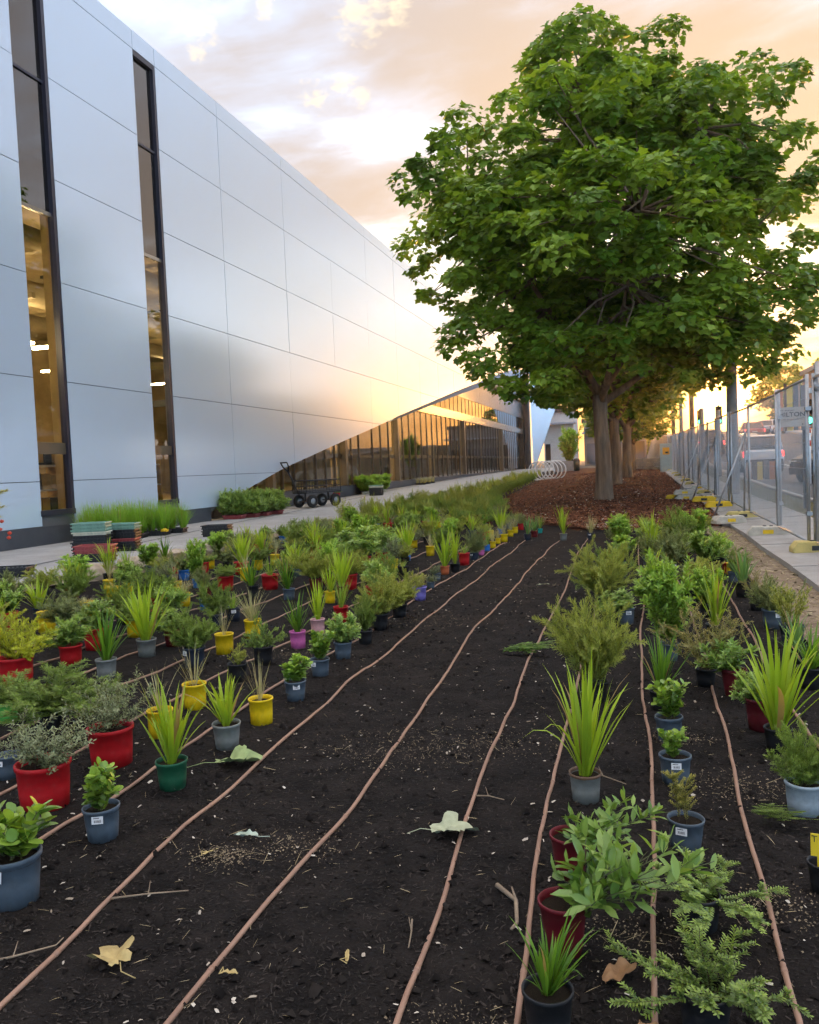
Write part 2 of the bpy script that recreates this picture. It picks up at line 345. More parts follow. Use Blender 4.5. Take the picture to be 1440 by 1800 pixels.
M['duct'] = mat('duct', (.42, .34, .2), .5, metal=.3, var=.3, vscale=2)
M['lamp_tube'] = mat('lamp_tube', (1, 1, 1), .5, emit=(1.0, .80, .50), estr=42)
M['timber_pack'] = mat('timber_pack', (.62, .42, .14), .7, var=.25, vscale=5)
M['white_frame'] = mat('white_frame', (.7, .68, .62), .5, var=.1)
def zlow(y): return float(np.interp(y, [22.9, 25.24, 28.6, 34.94, 41.1, 44.15, 59.84, 92.1, 104.6], [.33, .92, 1.65, 2.74, 3.78, 4.34, 6.95, 12.1, 12.9]))
bld = empty('retail_building', (XF, 40, 0)); tag(bld, 'long silver-panelled retail building with a diagonal cut over its glazed front', 'building')
def bpart(mb, name, m, parent=None):
    o = mb.build(name, m, parent or bld)
    if parent is None: o.matrix_parent_inverse = Matrix.Translation((-XF, -40, 0))
    return o
def cut_poly(y0, y1, z0, z1):
    """part of the rectangle above the diagonal edge"""
    if y1 <= 22.9: return [(y0, z0), (y1, z0), (y1, z1), (y0, z1)]
    S = sorted({y0, y1, *[v for v in (25.24, 28.6, 34.94, 41.1, 44.15, 59.84, 92.1) if y0 < v < y1], *np.linspace(y0, y1, 9)}); low = []
    for i, y in enumerate(S):
        zl = zlow(y)
        if zl >= z1:
            yp = S[i - 1]
            if i and zlow(yp) < z1:
                t = (z1 - zlow(yp)) / (zl - zlow(yp)); low.append((yp + (y - yp) * t, z1))
            break
        if zl <= z0: low.append((y, z0))
        else:
            if i and zlow(S[i - 1]) < z0:
                yp = S[i - 1]; t = (z0 - zlow(yp)) / (zl - zlow(yp)); low.append((yp + (y - yp) * t, z0))
            low.append((y, zl))
    if len(low) < 2: return None
    ye = low[-1][0]; P = low + ([(ye, z1)] if low[-1][1] < z1 - 1e-4 else []) + [(y0, z1)]
    Q = [P[0]]
    for p in P[1:]:
        if abs(p[0] - Q[-1][0]) + abs(p[1] - Q[-1][1]) > 1e-4: Q.append(p)
    return Q if len(Q) > 2 else None
cols = [(-8, -3.2), (-3.2, 1.6), (1.6, 6.2), (6.2, 10.8), (10.8, 15.38), (16.5, 20.0), (21.05, 24.6)] + [(24.6 + 4.97 * i, 24.6 + 4.97 * (i + 1)) for i in range(16)]
rows = [.48, 1.48, 3.78, 6.07, 8.42, 10.72, 13.0]
G = .008
PRN = random.Random(8)
for (a, b) in cols:
    for r in range(6):
        P = cut_poly(a + G, b - G, rows[r] + G, rows[r + 1] - G)
        if not P: continue
        mb = MB().prism(P, XF - .035, XF); ta, tb = PRN.uniform(-.0016, .0016), PRN.uniform(-.0016, .0016)      # each panel hangs a hair out of true
        mb.v = [(x + (ta * (y - (a + b) / 2) + tb * (z - rows[r] - 1.1) if x > XF - .01 else 0), y, z) for x, y, z in mb.v]
        bpart(mb, 'panel', M['panel'])
par = [-8, -3.2, 1.6, 6.2, 10.8, 15.38, 20.0, 21.05] + [24.6 + 4.97 * i for i in range(17)]
for a, b in zip(par[:-1], par[1:]): bpart(MB().bx(XF - .035, XF, a + G, b - G, 13.0 + G, 13.5), 'panel', M['panel'])
# wall behind the panels, roof, window headers
mb = MB()
for a, b in ((-8, 15.30), (16.58, 19.92), (21.13, 22.9)): mb.bx(XF - .30, XF - .04, a, b, .0, 13.4)
mb.bx(XF - .30, XF - .04, 15.301, 16.579, 13.01, 13.4).bx(XF - .30, XF - .04, 19.921, 21.129, 13.01, 13.4)
mb.bx(XF - .30, XF - .04, 15.301, 16.579, .0, .74).bx(XF - .30, XF - .04, 19.921, 21.129, .0, .74)
mb.prism(cut_poly(22.901, 104.1, .34, 13.4), XF - .30, XF - .04)
bpart(mb, 'wall', M['backing'])
bpart(MB().bx(-60, XF - .02, -8, 104.1, 13.42, 13.47).bx(-60, -59.8, -8, 104, 0, 13.4).bx(-60, XF - .31, -8.2, -8, 0, 13.4).bx(-60, XF - .04, 104, 104.2, 0, 13.4), 'roof', M['backing'])
bpart(MB().bx(XF - .031, XF - .012, -8, 22.9, 0, .47).bx(XF - .95, XF - .70, 22.9, 104.1, -.1, .70), 'plinth', M['plinth'])
# slot windows
for (a, b) in ((15.38, 16.5), (20.0, 21.05)):
    w = empty('window', (0, 0, 0)); w.parent = bld; w.matrix_parent_inverse = Matrix.Translation((-XF, -40, 0))
    fr = MB(); xg = XF - .11
    fr.bx(xg - .06, XF - .005, b - .10, b + .02, .75, 13.0).bx(xg - .06, XF - .06, a - .03, a + .05, .75, 13.0).bx(xg - .06, XF + .01, a - .03, b + .02, .70, .83).bx(xg - .06, XF - .01, a, b, 12.86, 13.0)
    fr.build('frame', M['frame_navy'], w)
    zs = [.83, 2.1, 7.55, 10.55, 12.86]
    for z, h, nm in ((2.1, .26, 'bronze_light'), (7.55, .09, 'spandrel'), (10.55, .06, 'frame_navy')): MB().bx(xg - .05, xg + .04, a + .05, b - .10, z, z + h).build('transom', M[nm], w)
    for k, (z0, z1) in enumerate(((.83, 2.1), (2.36, 7.55), (7.64, 10.55), (10.61, 12.86))):
        MB().bx(xg - .012, xg, a + .051, b - .101, z0, z1).build('pane', M['glass'] if k < 2 else M['glass_dark'], w)
# glazed front, set back under the diagonal edge
XG = -13.6
ymul = [24.2 + 1.19 * i for i in range(14)] + [41.9 + 1.5 * i for i in range(42)]
ymul = [y for y in ymul if y < 104]
for i in range(len(ymul) - 1):
    y0, y1 = ymul[i], ymul[i + 1]; zt = min(5.08, zlow(y0) + 1.0)
    thick = i in (11, 17) or i % 13 == 4
    bpart(MB().bx(XG - .10, XG + (.20 if thick else .045), y0 - (.14 if thick else .045), y0 + (.14 if thick else .045), .74, zt), 'mullion', M['bronze_light'] if thick else M['bronze'])
    if zt > .9: bpart(MB().bx(XG - .015, XG, y0 + .046, y1 - .046, .74, zt), 'pane', M['glass'])
    if y0 > 44: 
        bpart(MB().bx(XG - .012, XG, y0 + .03, y1 - .03, 5.69, 7.0), 'pane', M['glass_dark']); bpart(MB().bx(XG - .05, XG + .025, y0 - .03, y0 + .03, 5.69, 7.0), 'mullion', M['bronze'])
bpart(MB().bx(XG - .1, XG + .09, 24, 104, .66, .738), 'glazing_sill', M['bronze'])
bpart(MB().bx(XG - .13, XG - .02, 26, 104, 2.05, 2.26), 'transom', M['bronze_light'])
bpart(MB().bx(XG - .1, XG + .10, 44, 104, 5.085, 5.685), 'spandrel_beam', M['spandrel'])
bpart(MB().bx(XG - .14, XG - .05, 44, 104, 5.0, 5.08).bx(XG - .2, XG + .11, 103.0, 104, .74, 7.0), 'frame', M['bronze'])
for k in range(12): bpart(MB().bx(XG - .05, XG + .04, 44 + 5 * k + .012, 49 + 5 * k - .012, 7.01, 13.2), 'recess_panel', M['recess_panel'])
bpart(MB().bx(XG + .6, XG + .86, 103.2, 104.0, 0, 11.9), 'end_column', M['recess_panel'])
mb = MB(); S = list(np.linspace(44.15, 104, 13))                # chamfered soffit under the diagonal edge
for a, b in zip(S[:-1], S[1:]):
    d0, d1 = .28 + .012 * (a - 44), .28 + .012 * (b - 44)
    A = [(XF + .003, a, zlow(a)), (XF + .003, b, zlow(b)), (XF - .5, b, zlow(b) - d1), (XF - .5, a, zlow(a) - d0)]
    o = MB().add(A + [(x - .06, y, z + .04) for x, y, z in A], [(0, 1, 2, 3)[::-1], (4, 5, 6, 7), (0, 4, 5, 1), (2, 6, 7, 3), (1, 5, 6, 2), (3, 7, 4, 0)]); bpart(o, 'soffit_panel', M['panel'])
# wedge-shaped wing at the far corner
V = [(-12.75, 104.3, 12.9), (-9.0, 106.0, 10.3), (-12.55, 104.3, .3), (-12.75, 104.9, 12.9), (-9.0, 106.6, 10.3), (-12.55, 104.9, .3)]
bpart(MB().add(V, [(0, 2, 1), (3, 4, 5), (0, 1, 4, 3), (1, 2, 5, 4), (2, 0, 3, 5)]), 'corner_wing', M['panel'])
# interior seen through the glass
mb = MB(); mb.bx(-30, -29.8, 4, 104, .3, 9).bx(-29.8, XF - .4, 4, 4.2, .3, 9)
bpart(mb, 'interior_wall', M['interior_wall']); bpart(MB().bx(-29.8, XG - .2, 4.2, 104, .3, .5), 'interior_floor', M['interior_floor']); bpart(MB().bx(-29.8, XF - .31, 4.2, 103.9, 8.9, 9.1), 'interior_ceiling', M['interior_ceiling'])
for i in range(20): bpart(MB().bx(-29.8, XG - .3, 6 + 5 * i - .12, 6 + 5 * i + .12, 8.3, 8.7), 'ceiling_beam', M['duct'])
for k, (x, z, r) in enumerate(((-15.2, 7.9, .28), (-18.5, 7.5, .4), (-23, 7.8, .32))): bpart(MB().tube([(x, 5, z), (x, 103, z)], r, 12), 'duct', M['duct'])
for i in range(13):
    for j, x in enumerate((-15.6, -19.2, -24.0)):
        y = 13 + 7.2 * i + j * 1.7
        if y < 25 or (y < 40 and j != 1) or (y < 55 and j == 0): bpart(MB().bx(x - 1.1, x + 1.1, y - .05, y + .05, 5.3 + .5 * j, 5.38 + .5 * j), 'tube_light', M['lamp_tube'])
_ri = random.Random(6)
for i in range(26): 
    x, y, z, l = _ri.uniform(-22, -14.6), 15.5 + 1.3 * i + _ri.uniform(-.5, .5), _ri.uniform(4.6, 8.0), _ri.uniform(.8, 3.0); bpart(MB().bx(x - l / 2, min(x + l / 2, -14.2), y - .06, y + .06, z, z + _ri.uniform(.05, .4)), 'cable_tray', M['black'] if i % 3 else M['duct'])
for i in range(9): bpart(MB().bx(-14.6, -14.25, 18.2 + 10 * i, 18.6 + 10 * i, .5, 8.9), 'interior_column', M['interior_wall'])
for k, (x, y, lab) in enumerate(((-15.4, 17.9, 'timber shelf unit of yellow packs behind the left slot window'), (-15.4, 22.6, 'timber shelf unit of yellow packs behind the second slot window'), (-15.6, 30, 'timber shelf unit with packs behind the low end of the glazing'))):
    sh = empty('shelf_unit', (x, y, .5)); tag(sh, lab, 'shelf', 'shelf units inside the shop')
    for s in (-1, 1): MB().box((0, s * 1.3, 1.0), (.6, .06, 2.0)).build('upright', M['timber_pack'], sh)
    rr = random.Random(k)
    for z in (.1, .75, 1.4, 2.0): MB().box((0, 0, z), (.6, 2.5, .05)).build('shelf', M['white_frame'], sh)
    for z in (.13, .78, 1.43):
        yy = -1.2
        while yy < 1.0:
            w = rr.uniform(.25, .5); MB().box((0, yy + w / 2, z + .2), (.45, w * .9, rr.uniform(.25, .45))).build('pack', M['timber_pack'] if rr.random() < .65 else M['black'], sh); yy += w
for k in range(5):
    o = MB().bx(-15.6, -14.9, 52 + 10 * k, 59 + 10 * k, .5, 2.0).build('counter', M['plinth']); tag(o, 'dark waist-high counter behind the tall glazing', 'counter', 'dark counters behind the glazing')
# ---------------------------------------------------------------- plants
LM = {
 'strap': leafmat('leaf_strap', (0.230, 0.371, 0.026), (0.425, 0.556, 0.047), .38),
 'strapdark': leafmat('leaf_strapdark', (0.063, 0.154, 0.021), (0.177, 0.340, 0.035), .35),
 'strapblue': leafmat('leaf_strapblue', (0.106, 0.216, 0.082), (0.212, 0.371, 0.105), .4),
 'strapthin': leafmat('leaf_strapthin', (0.159, 0.294, 0.035), (0.336, 0.464, 0.070), .45),
 'straggle': leafmat('leaf_straggle', (0.460, 0.386, 0.176), (0.600, 0.587, 0.316), .6, .2),
 'tuft': leafmat('leaf_tuft', (0.301, 0.309, 0.129), (0.584, 0.525, 0.269), .55, .2),
 'box': leafmat('leaf_box', (0.080, 0.185, 0.035), (0.354, 0.510, 0.065), .3, .3, .5),
 'grey': leafmat('leaf_grey', (0.132, 0.178, 0.082), (0.354, 0.386, 0.199), .5, .2),
 'feather': leafmat('leaf_feather', (0.124, 0.216, 0.035), (0.301, 0.402, 0.077), .5, .25),
 'featherlight': leafmat('leaf_featherlight', (0.230, 0.294, 0.047), (0.460, 0.494, 0.105), .5, .25),
 'feathergrey': leafmat('leaf_feathergrey', (0.142, 0.201, 0.070), (0.336, 0.371, 0.140), .5, .25),
 'lime': leafmat('leaf_lime', (0.389, 0.433, 0.023), (0.600, 0.639, 0.041), .5, .3),
 'heath': leafmat('leaf_heath', (0.230, 0.278, 0.047), (0.478, 0.494, 0.105), .5, .25),
 'broad': leafmat('leaf_broad', (0.083, 0.196, 0.036), (0.319, 0.453, 0.099), .33, .3, .5),
 'broadsmall': leafmat('leaf_broadsmall', (0.124, 0.247, 0.059), (0.389, 0.510, 0.117), .4, .3, .45),
 'upright': leafmat('leaf_upright', (0.159, 0.324, 0.047), (0.407, 0.587, 0.082), .4, .3),
 'trail': leafmat('leaf_trail', (0.080, 0.154, 0.047), (0.354, 0.479, 0.082), .4, .25, .45),
 'conifer': leafmat('leaf_conifer', (0.230, 0.263, 0.059), (0.531, 0.479, 0.117), .5, .25),
 'twig': leafmat('leaf_twig', (0.389, 0.371, 0.105), (0.600, 0.618, 0.211), .6, .2),
 'twigbush': leafmat('leaf_twigbush', (0.195, 0.232, 0.070), (0.478, 0.386, 0.129), .5, .2),
}
M['stem_green'] = mat('stem_green', (.11, .13, .05), .7, var=.3, vscale=30)
M['stem_brown'] = mat('stem_brown', (.10, .065, .04), .8, var=.3, vscale=30)
M['potting_soil'] = mat('potting_soil', (.022, .018, .015), .95, spec=.1, col2=(.06, .045, .03), vscale=60, bump=.8, bscale=120)
M['tag_white'] = mat('tag_white', (.75, .76, .76), .5, var=.08, vscale=20)
M['tag_yellow'] = mat('tag_yellow', (.80, .58, .02), .5, var=.08, vscale=20)
M['ink'] = mat('ink', (.02, .02, .025), .6, var=.1, vscale=20)
POTC = dict(slate=(.085, .115, .145), navy=(.022, .032, .055), black=(.011, .012, .014), red=(.52, .008, .012), darkred=(.13, .006, .012), green=(.012, .10, .045), grey=(.21, .22, .20),
            yellow=(.82, .56, .004), pink=(.72, .16, .44), palepink=(.78, .43, .43), purple=(.24, .20, .62), terracotta=(.56, .14, .05), blue=(.03, .20, .62), teal=(.02, .36, .30),
            brightgreen=(.10, .42, .07), palegrey=(.34, .41, .45))
def potmat(k, c):
    m = mat('pot_' + k, c, .45, spec=.4, var=.15, vscale=7, objvar=.08, bump=.05, bscale=30); nt = m.node_tree; b = nt.nodes['Principled BSDF']; src = b.inputs['Base Color'].links[0].from_socket
    tc = [n for n in nt.nodes if n.type == 'TEX_COORD'][0]; oi = nt.nodes.new('ShaderNodeObjectInfo'); ad = nt.nodes.new('ShaderNodeVectorMath'); nt.links.new(tc.outputs['Object'], ad.inputs[0]); nt.links.new(oi.outputs['Location'], ad.inputs[1])
    t = nt.nodes.new('ShaderNodeTexNoise'); t.inputs['Scale'].default_value = 5.5; t.inputs['Detail'].default_value = 9; t.inputs['Roughness'].default_value = .75; nt.links.new(ad.outputs[0], t.inputs['Vector'])
    r = nt.nodes.new('ShaderNodeMapRange'); r.inputs[1].default_value = .52; r.inputs[2].default_value = .78; r.inputs[4].default_value = .26; nt.links.new(t.outputs['Fac'], r.inputs[0])
    x = nt.nodes.new('ShaderNodeMix'); x.data_type = 'RGBA'; x.inputs[7].default_value = (.17, .14, .11, 1); nt.links.new(r.outputs[0], x.inputs[0]); nt.links.new(src, x.inputs[6]); nt.links.new(x.outputs[2], b.inputs['Base Color'])   # dust and soil splashes
    q = nt.nodes.new('ShaderNodeMapRange'); q.inputs[3].default_value = .38; q.inputs[4].default_value = .75; nt.links.new(t.outputs['Fac'], q.inputs[0]); nt.links.new(q.outputs[0], b.inputs['Roughness']); return m
PM = {k: potmat(k, c) for k, c in POTC.items()}
POTS = {}
def pot_mesh(kind, colour):
    if (kind, colour) in POTS: return POTS[kind, colour]
    h, rb = dict(std=(.92, .39), big=(.88, .42), tall=(1.08, .43), cone=(1.12, .33), rimmed=(.92, .40))[kind]; rt = .5
    n = 36; mb = MB(); lip = h - .10
    P = [(0, .03), (rb - .05, .03), (rb - .03, 0), (rb, 0), (rb + (rt - .03 - rb) * .5, lip * .5), (rt - .035, lip), (rt - .004, lip + .012), (rt, h - .012), (rt - .012, h), (rt - .04, h - .004), (rt - .055, lip), (rb - .01, .2 * h), (0, .18 * h)]
    mb.lathe(P, n)
    if kind in ('tall', 'std'):                                # drainage notches scalloped into the foot ring
        for i, (x, y, z) in enumerate(mb.v):
            a = math.atan2(y, x); r = math.hypot(x, y)
            if z < .01 and r > rb - .04 and math.cos(a * 6) > .55: mb.v[i] = (x, y, .035)
    me = mb.mesh('pot', PM[colour])
    if kind == 'rimmed':
        me.materials.append(mat('pot_rim_brown', (.16, .09, .05), .6, var=.3, vscale=9))
        for p in me.polygons:
            if p.center.z > lip + .004: p.material_index = 1
    POTS[kind, colour] = me, h; return POTS[kind, colour]
SOILM = MB().lathe([(0, .012), (.2, .016), (.34, .004), (.46, -.008)], 20).mesh('potting_soil', M['potting_soil'])

# leaf outlines: (along, across, lift) points and faces
TMPL = {
 'diamond': ([(0, 0, 0), (.45, .5, .05), (1, 0, 0), (.45, -.5, .05)], [(0, 1, 2, 3)]),
 'lance': ([(0, 0, 0), (.3, .42, .05), (.3, 0, -.03), (.3, -.42, .05), (.68, .44, .03), (.68, 0, -.04), (.68, -.44, .03), (1, 0, -.09)], [(0, 2, 1), (0, 3, 2), (1, 2, 5, 4), (2, 3, 6, 5), (4, 5, 7), (5, 6, 7)]),
 'round': ([(0, 0, 0), (.22, .42, .06), (.6, .5, .05), (.9, .26, 0), (1, 0, -.05), (.9, -.26, 0), (.6, -.5, .05), (.22, -.42, .06), (.5, 0, -.05)], [(0, 8, 1), (1, 8, 2), (2, 8, 3), (3, 8, 4), (4, 8, 5), (5, 8, 6), (6, 8, 7), (7, 8, 0)]),
}
_pal = [(0, 0), (.06, .30), (-.06, .56), (.30, .44), (.42, .72), (.60, .36), (1.0, 0.0)]
_pv = [(x, y, .05 * abs(y) - .12 * x * x) for x, y in _pal] + [(x, -y, .05 * abs(y) - .12 * x * x) for x, y in _pal[1:-1][::-1]] + [(.34, 0, -.05)]
TMPL['maple'] = (_pv, [(i, (i + 1) % 12, 12)[::-1] for i in range(12)])
def nrmz(a): return a / np.maximum(np.linalg.norm(a, axis=-1, keepdims=True), 1e-9)
def leaf_arrays(P, D, Nn, Ln, W, tmpl):
    tv, tf = TMPL[tmpl]; tv = np.array(tv); D = nrmz(D); S = nrmz(np.cross(Nn, D)); Nn = np.cross(D, S); k = len(tv); n = len(P)
    V = P[:, None] + (tv[None, :, 0:1] * Ln[:, None, None]) * D[:, None] + (tv[None, :, 1:2] * W[:, None, None]) * S[:, None] + (tv[None, :, 2:3] * Ln[:, None, None]) * Nn[:, None]
    F = {}
    for f in tf: F.setdefault(len(f), []).append(f)
    off = np.arange(n)[:, None, None] * k
    return V.reshape(-1, 3), [(np.array(fs)[None] + off).reshape(-1, q) for q, fs in F.items()], k
def curve_pts(p, d, ln, lift, n, rng):
    """a shoot that starts at p along d and bends by lift (up if positive)"""
    out = [np.array(p)]; d = np.array(d, float)
    for i in range(n):
        d = d + np.array([rng.normal(0, .06), rng.normal(0, .06), lift / n]); d /= np.linalg.norm(d); out.append(out[-1] + d * ln / n)
    return out
SHR = dict(   # stems, tilt, length range, lift, twigs, twig length, leaf spacing, leaf length, leaf width, outline, stem radius, stand-out
 box=(8, .42, (.6, 1.0), .25, 4, .28, .055, .17, .125, 'round', .009, .8),
 grey=(22, 1.0, (.55, 1.05), .4, 7, .36, .024, .085, .027, 'lance', .006, .9),
 feather=(26, .95, (.5, 1.05), .4, 8, .38, .017, .085, .015, 'diamond', .005, .8),
 featherlight=(28, .95, (.5, 1.1), .2, 8, .42, .017, .085, .014, 'diamond', .005, .75),
 feathergrey=(26, 1.0, (.5, 1.05), .3, 8, .38, .018, .08, .017, 'diamond', .005, .85),
 lime=(20, .95, (.7, 1.05), .5, 7, .32, .014, .06, .014, 'diamond', .006, .8),
 heath=(14, .7, (.6, 1.0), .4, 6, .3, .018, .07, .02, 'diamond', .007, .8),
 broad=(11, .95, (.6, 1.1), .25, 4, .36, .075, .24, .088, 'lance', .010, .75),
 broadsmall=(14, .9, (.6, 1.0), .35, 5, .34, .036, .15, .058, 'lance', .007, .8),
 upright=(18, .38, (.5, 1.05), .25, 8, .26, .028, .11, .048, 'lance', .007, .85),
 trail=(15, 1.2, (.6, 1.2), .10, 8, .30, .022, .085, .030, 'lance', .007, .8),
 conifer=(3, .15, (.9, 1.05), .1, 16, .26, .013, .06, .014, 'diamond', .008, .8),
 twig=(18, .7, (.6, 1.0), .2, 5, .3, .05, .07, .016, 'diamond', .007, .7),
 twigbush=(13, .95, (.7, 1.1), .2, 7, .38, .028, .06, .022, 'diamond', .006, .8),
)
def shrub_data(kind, seed):
    rng = np.random.default_rng(seed); ns, tilt, lr, lift, tw, tl, sp, ll, lw, tm, sr, so = SHR[kind]; lines = []
    for i in range(ns):
        az = 2.4 * i + rng.uniform(-.5, .5); th = tilt * math.sqrt((i + .5) / ns) * rng.uniform(.8, 1.15); L = rng.uniform(*lr)
        d = (math.sin(th) * math.cos(az), math.sin(th) * math.sin(az), max(.12, math.cos(th)))
        c = curve_pts((.05 * rng.normal(), .05 * rng.normal(), 0), d, L, lift if kind != 'trail' else rng.uniform(-.5, .5), 7, rng); lines.append((c, 1.0))
        for j in range(tw):
            k = int(rng.integers(2, 7)); b = np.array(c[k]); ax = nrmz(np.array(c[k]) - np.array(c[k - 1])); a2 = rng.uniform(0, 6.28)
            o = nrmz(np.cross(ax, [math.cos(a2), math.sin(a2), .3])); lines.append((curve_pts(b, nrmz(ax * .8 + o * .75), tl * L * rng.uniform(.5, 1.0), lift * .5, 4, rng), .55))
    P, D, Nn, Ln, W, R = [], [], [], [], [], []
    hs = np.array((0, math.pi) if tm in ('round', 'lance') and kind != 'grey' else (0, 2.1, 4.2) if tm == 'diamond' else (0,))
    for c, rs in lines:
        c = np.array(c); seg = np.linalg.norm(np.diff(c, axis=0), axis=1); tot = seg.sum(); cum = np.concatenate([[0], np.cumsum(seg)])
        x = np.repeat(np.arange(tot * (.12 if rs > .9 else .08), tot, sp), len(hs)); n = len(x)
        if not n: continue
        q = np.repeat(np.arange(n // len(hs)), len(hs)); h = np.tile(hs, n // len(hs)); k = np.clip(np.searchsorted(cum, x) - 1, 0, len(seg) - 1)
        ax = (c[k + 1] - c[k]) / seg[k, None]; p = c[k] + ax * (x - cum[k])[:, None]
        a = q * (1.57 if len(hs) > 1 else 2.4) + h + rng.uniform(-.4, .4, n); u = np.cross(ax, [0, 0, 1.0]); u[np.linalg.norm(u, axis=1) < .05] = (1, 0, 0); u = nrmz(u); v = np.cross(ax, u)
        o = u * np.cos(a)[:, None] + v * np.sin(a)[:, None]; up = np.zeros((n, 3)); up[:, 2] = rng.uniform(-.1, .35, n); d = nrmz(ax * (1.1 - so * .5) + o * so + up)
        f = rng.uniform(.7, 1.1, n) * (1 - .25 * (x / tot) ** 3)
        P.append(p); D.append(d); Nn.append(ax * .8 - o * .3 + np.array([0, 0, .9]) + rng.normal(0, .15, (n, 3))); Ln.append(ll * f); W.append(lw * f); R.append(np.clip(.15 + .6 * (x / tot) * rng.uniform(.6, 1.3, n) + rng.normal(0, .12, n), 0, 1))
    P, D, Nn, Ln, W, R = (np.concatenate(t) for t in (P, D, Nn, Ln, W, R))
    return lines, P, D, Nn, Ln, W, R, tm, sr
def norm_scale(P, tips):
    A = np.concatenate([P, tips]); return max(.05, np.percentile(A[:, 2], 99.5)), max(.1, 2 * np.percentile(np.hypot(A[:, 0], A[:, 1]), 97))
SHRUBS = {}
def shrub_mesh(kind, var):
    """foliage and stems scaled to height 1 and width 1"""
    if (kind, var) in SHRUBS: return SHRUBS[kind, var]
    lines, P, D, Nn, Ln, W, R, tm, sr = shrub_data(kind, hash((kind, var)) % 9999 if False else sum(map(ord, kind)) * 31 + var * 7)
    V, F, k = leaf_arrays(P, D, Nn, Ln, W, tm); H, Wd = norm_scale(P, V); sc = np.array([1 / Wd, 1 / Wd, 1 / H])
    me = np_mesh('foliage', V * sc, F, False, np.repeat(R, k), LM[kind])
    mb = MB()
    for c, rs in lines: mb.tube([tuple(np.array(p) * sc) for p in c[::(2 if rs < .9 else 1)]], [sr * rs * (1 - .6 * i / len(c)) / Wd * .9 for i in range(len(c[::(2 if rs < .9 else 1)]))], 3, False)
    st = mb.mesh('stems', M['stem_brown'] if kind in ('grey', 'twigbush', 'conifer', 'trail', 'broad') else M['stem_green'])
    SHRUBS[kind, var] = (me, st); return me, st
STR = dict(   # blades, tilt, length range, droop, width
 strap=(36, .66, (.55, 1.0), .6, .046), strapdark=(40, .74, (.5, 1.0), .65, .044), strapblue=(24, .55, (.6, 1.0), .35, .042), strapthin=(46, .7, (.6, 1.0), .7, .016),
 straggle=(26, .55, (.45, 1.0), .7, .012), tuft=(70, .75, (.45, 1.0), .55, .013), traygrass=(120, .6, (.6, 1.0), .7, .012))
LM['traygrass'] = leafmat('leaf_traygrass', (.15, .33, .025), (.32, .52, .06), .4)
def blade_data(kind, seed, nb=None):
    rng = np.random.default_rng(seed); n, tilt, lr, droop, w = STR[kind]; n = nb or n; rings = 7; out = []
    for i in range(n):
        az = 2.4 * i + rng.uniform(-.6, .6); th = tilt * (i + .5) / n * rng.uniform(.6, 1.2); L = rng.uniform(*lr) * (1 - .12 * th); fan = rng.uniform(0, .05)
        p = np.array([fan * math.cos(az), fan * math.sin(az), 0.0]); bend = droop * rng.uniform(.15, 1.4) * (2.6 if rng.random() < .12 else 1); ww = w * rng.uniform(.7, 1.15); yaw = rng.normal(0, .25); rows = []
        for k in range(rings):
            t = k / (rings - 1); a = th + bend * t * t; d = np.array([math.sin(a) * math.cos(az + yaw * t), math.sin(a) * math.sin(az + yaw * t), math.cos(a)])
            s = np.array([-math.sin(az + yaw), math.cos(az + yaw), 0]); nn = np.cross(s, d)
            wd = ww * (.65 + .35 * min(1, t * 3)) * (1 - max(0, t - .45) ** 1.6 / .55 ** 1.6 * .98)
            rows.append([p - s * wd / 2 + nn * wd * .18, p, p + s * wd / 2 + nn * wd * .18]); p = p + d * L / (rings - 1)
        out.append(np.array(rows).reshape(-1, 3))
    return np.array(out), rng.uniform(0, 1, n)
_bf = np.array([(r * 3 + c, r * 3 + c + 1, r * 3 + c + 4, r * 3 + c + 3) for r in range(6) for c in range(2)])
STRAPS = {}
def strap_norm(B): A = B.reshape(-1, 3); return np.array([1, 1, 0]) / max(.1, 2 * np.percentile(np.hypot(A[:, 0], A[:, 1]), 97)) + np.array([0, 0, 1]) / np.percentile(A[:, 2], 99.5)
def strap_mesh(kind, var):
    if (kind, var) in STRAPS: return STRAPS[kind, var]
    B, R = blade_data(kind, sum(map(ord, kind)) * 17 + var * 5); sc = strap_norm(B); n = len(B)
    F = (_bf[None] + np.arange(n)[:, None, None] * 21).reshape(-1, 4)
    base = np.tile(np.clip(np.repeat(np.arange(7), 3) / 6, 0, 1), n)
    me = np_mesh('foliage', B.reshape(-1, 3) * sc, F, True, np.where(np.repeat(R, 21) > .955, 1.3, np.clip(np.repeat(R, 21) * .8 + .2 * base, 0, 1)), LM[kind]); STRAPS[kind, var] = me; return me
LEAFM = {}
def leaf_unit(kind, tm, q):
    if (kind, tm, q) in LEAFM: return LEAFM[kind, tm, q]
    V, F, k = leaf_arrays(np.zeros((1, 3)), np.array([[1.0, 0, 0]]), np.array([[0, 0, 1.0]]), np.array([1.0]), np.array([1.0]), tm)
    me = np_mesh('leaf', V, F, tm != 'diamond', np.full(k, (q + .5) / 6), LM[kind]); LEAFM[kind, tm, q] = me; return me
_tb = MB().box((0, 0, 0), (.30, .012, .20)); _r = random.Random(3)
for _k in range(11): _tb.box((-.09 + .018 * _k, -.0065, -.03), (_r.choice((.004, .008, .011)), .002, .07))
_tb.box((-.03, -.0065, .055), (.16, .002, .018)); TAGM = _tb.mesh('tag', M['tag_white']); TAGM.materials.append(M['ink'])
for _p in TAGM.polygons: _p.material_index = 0 if _p.index < 6 else 1
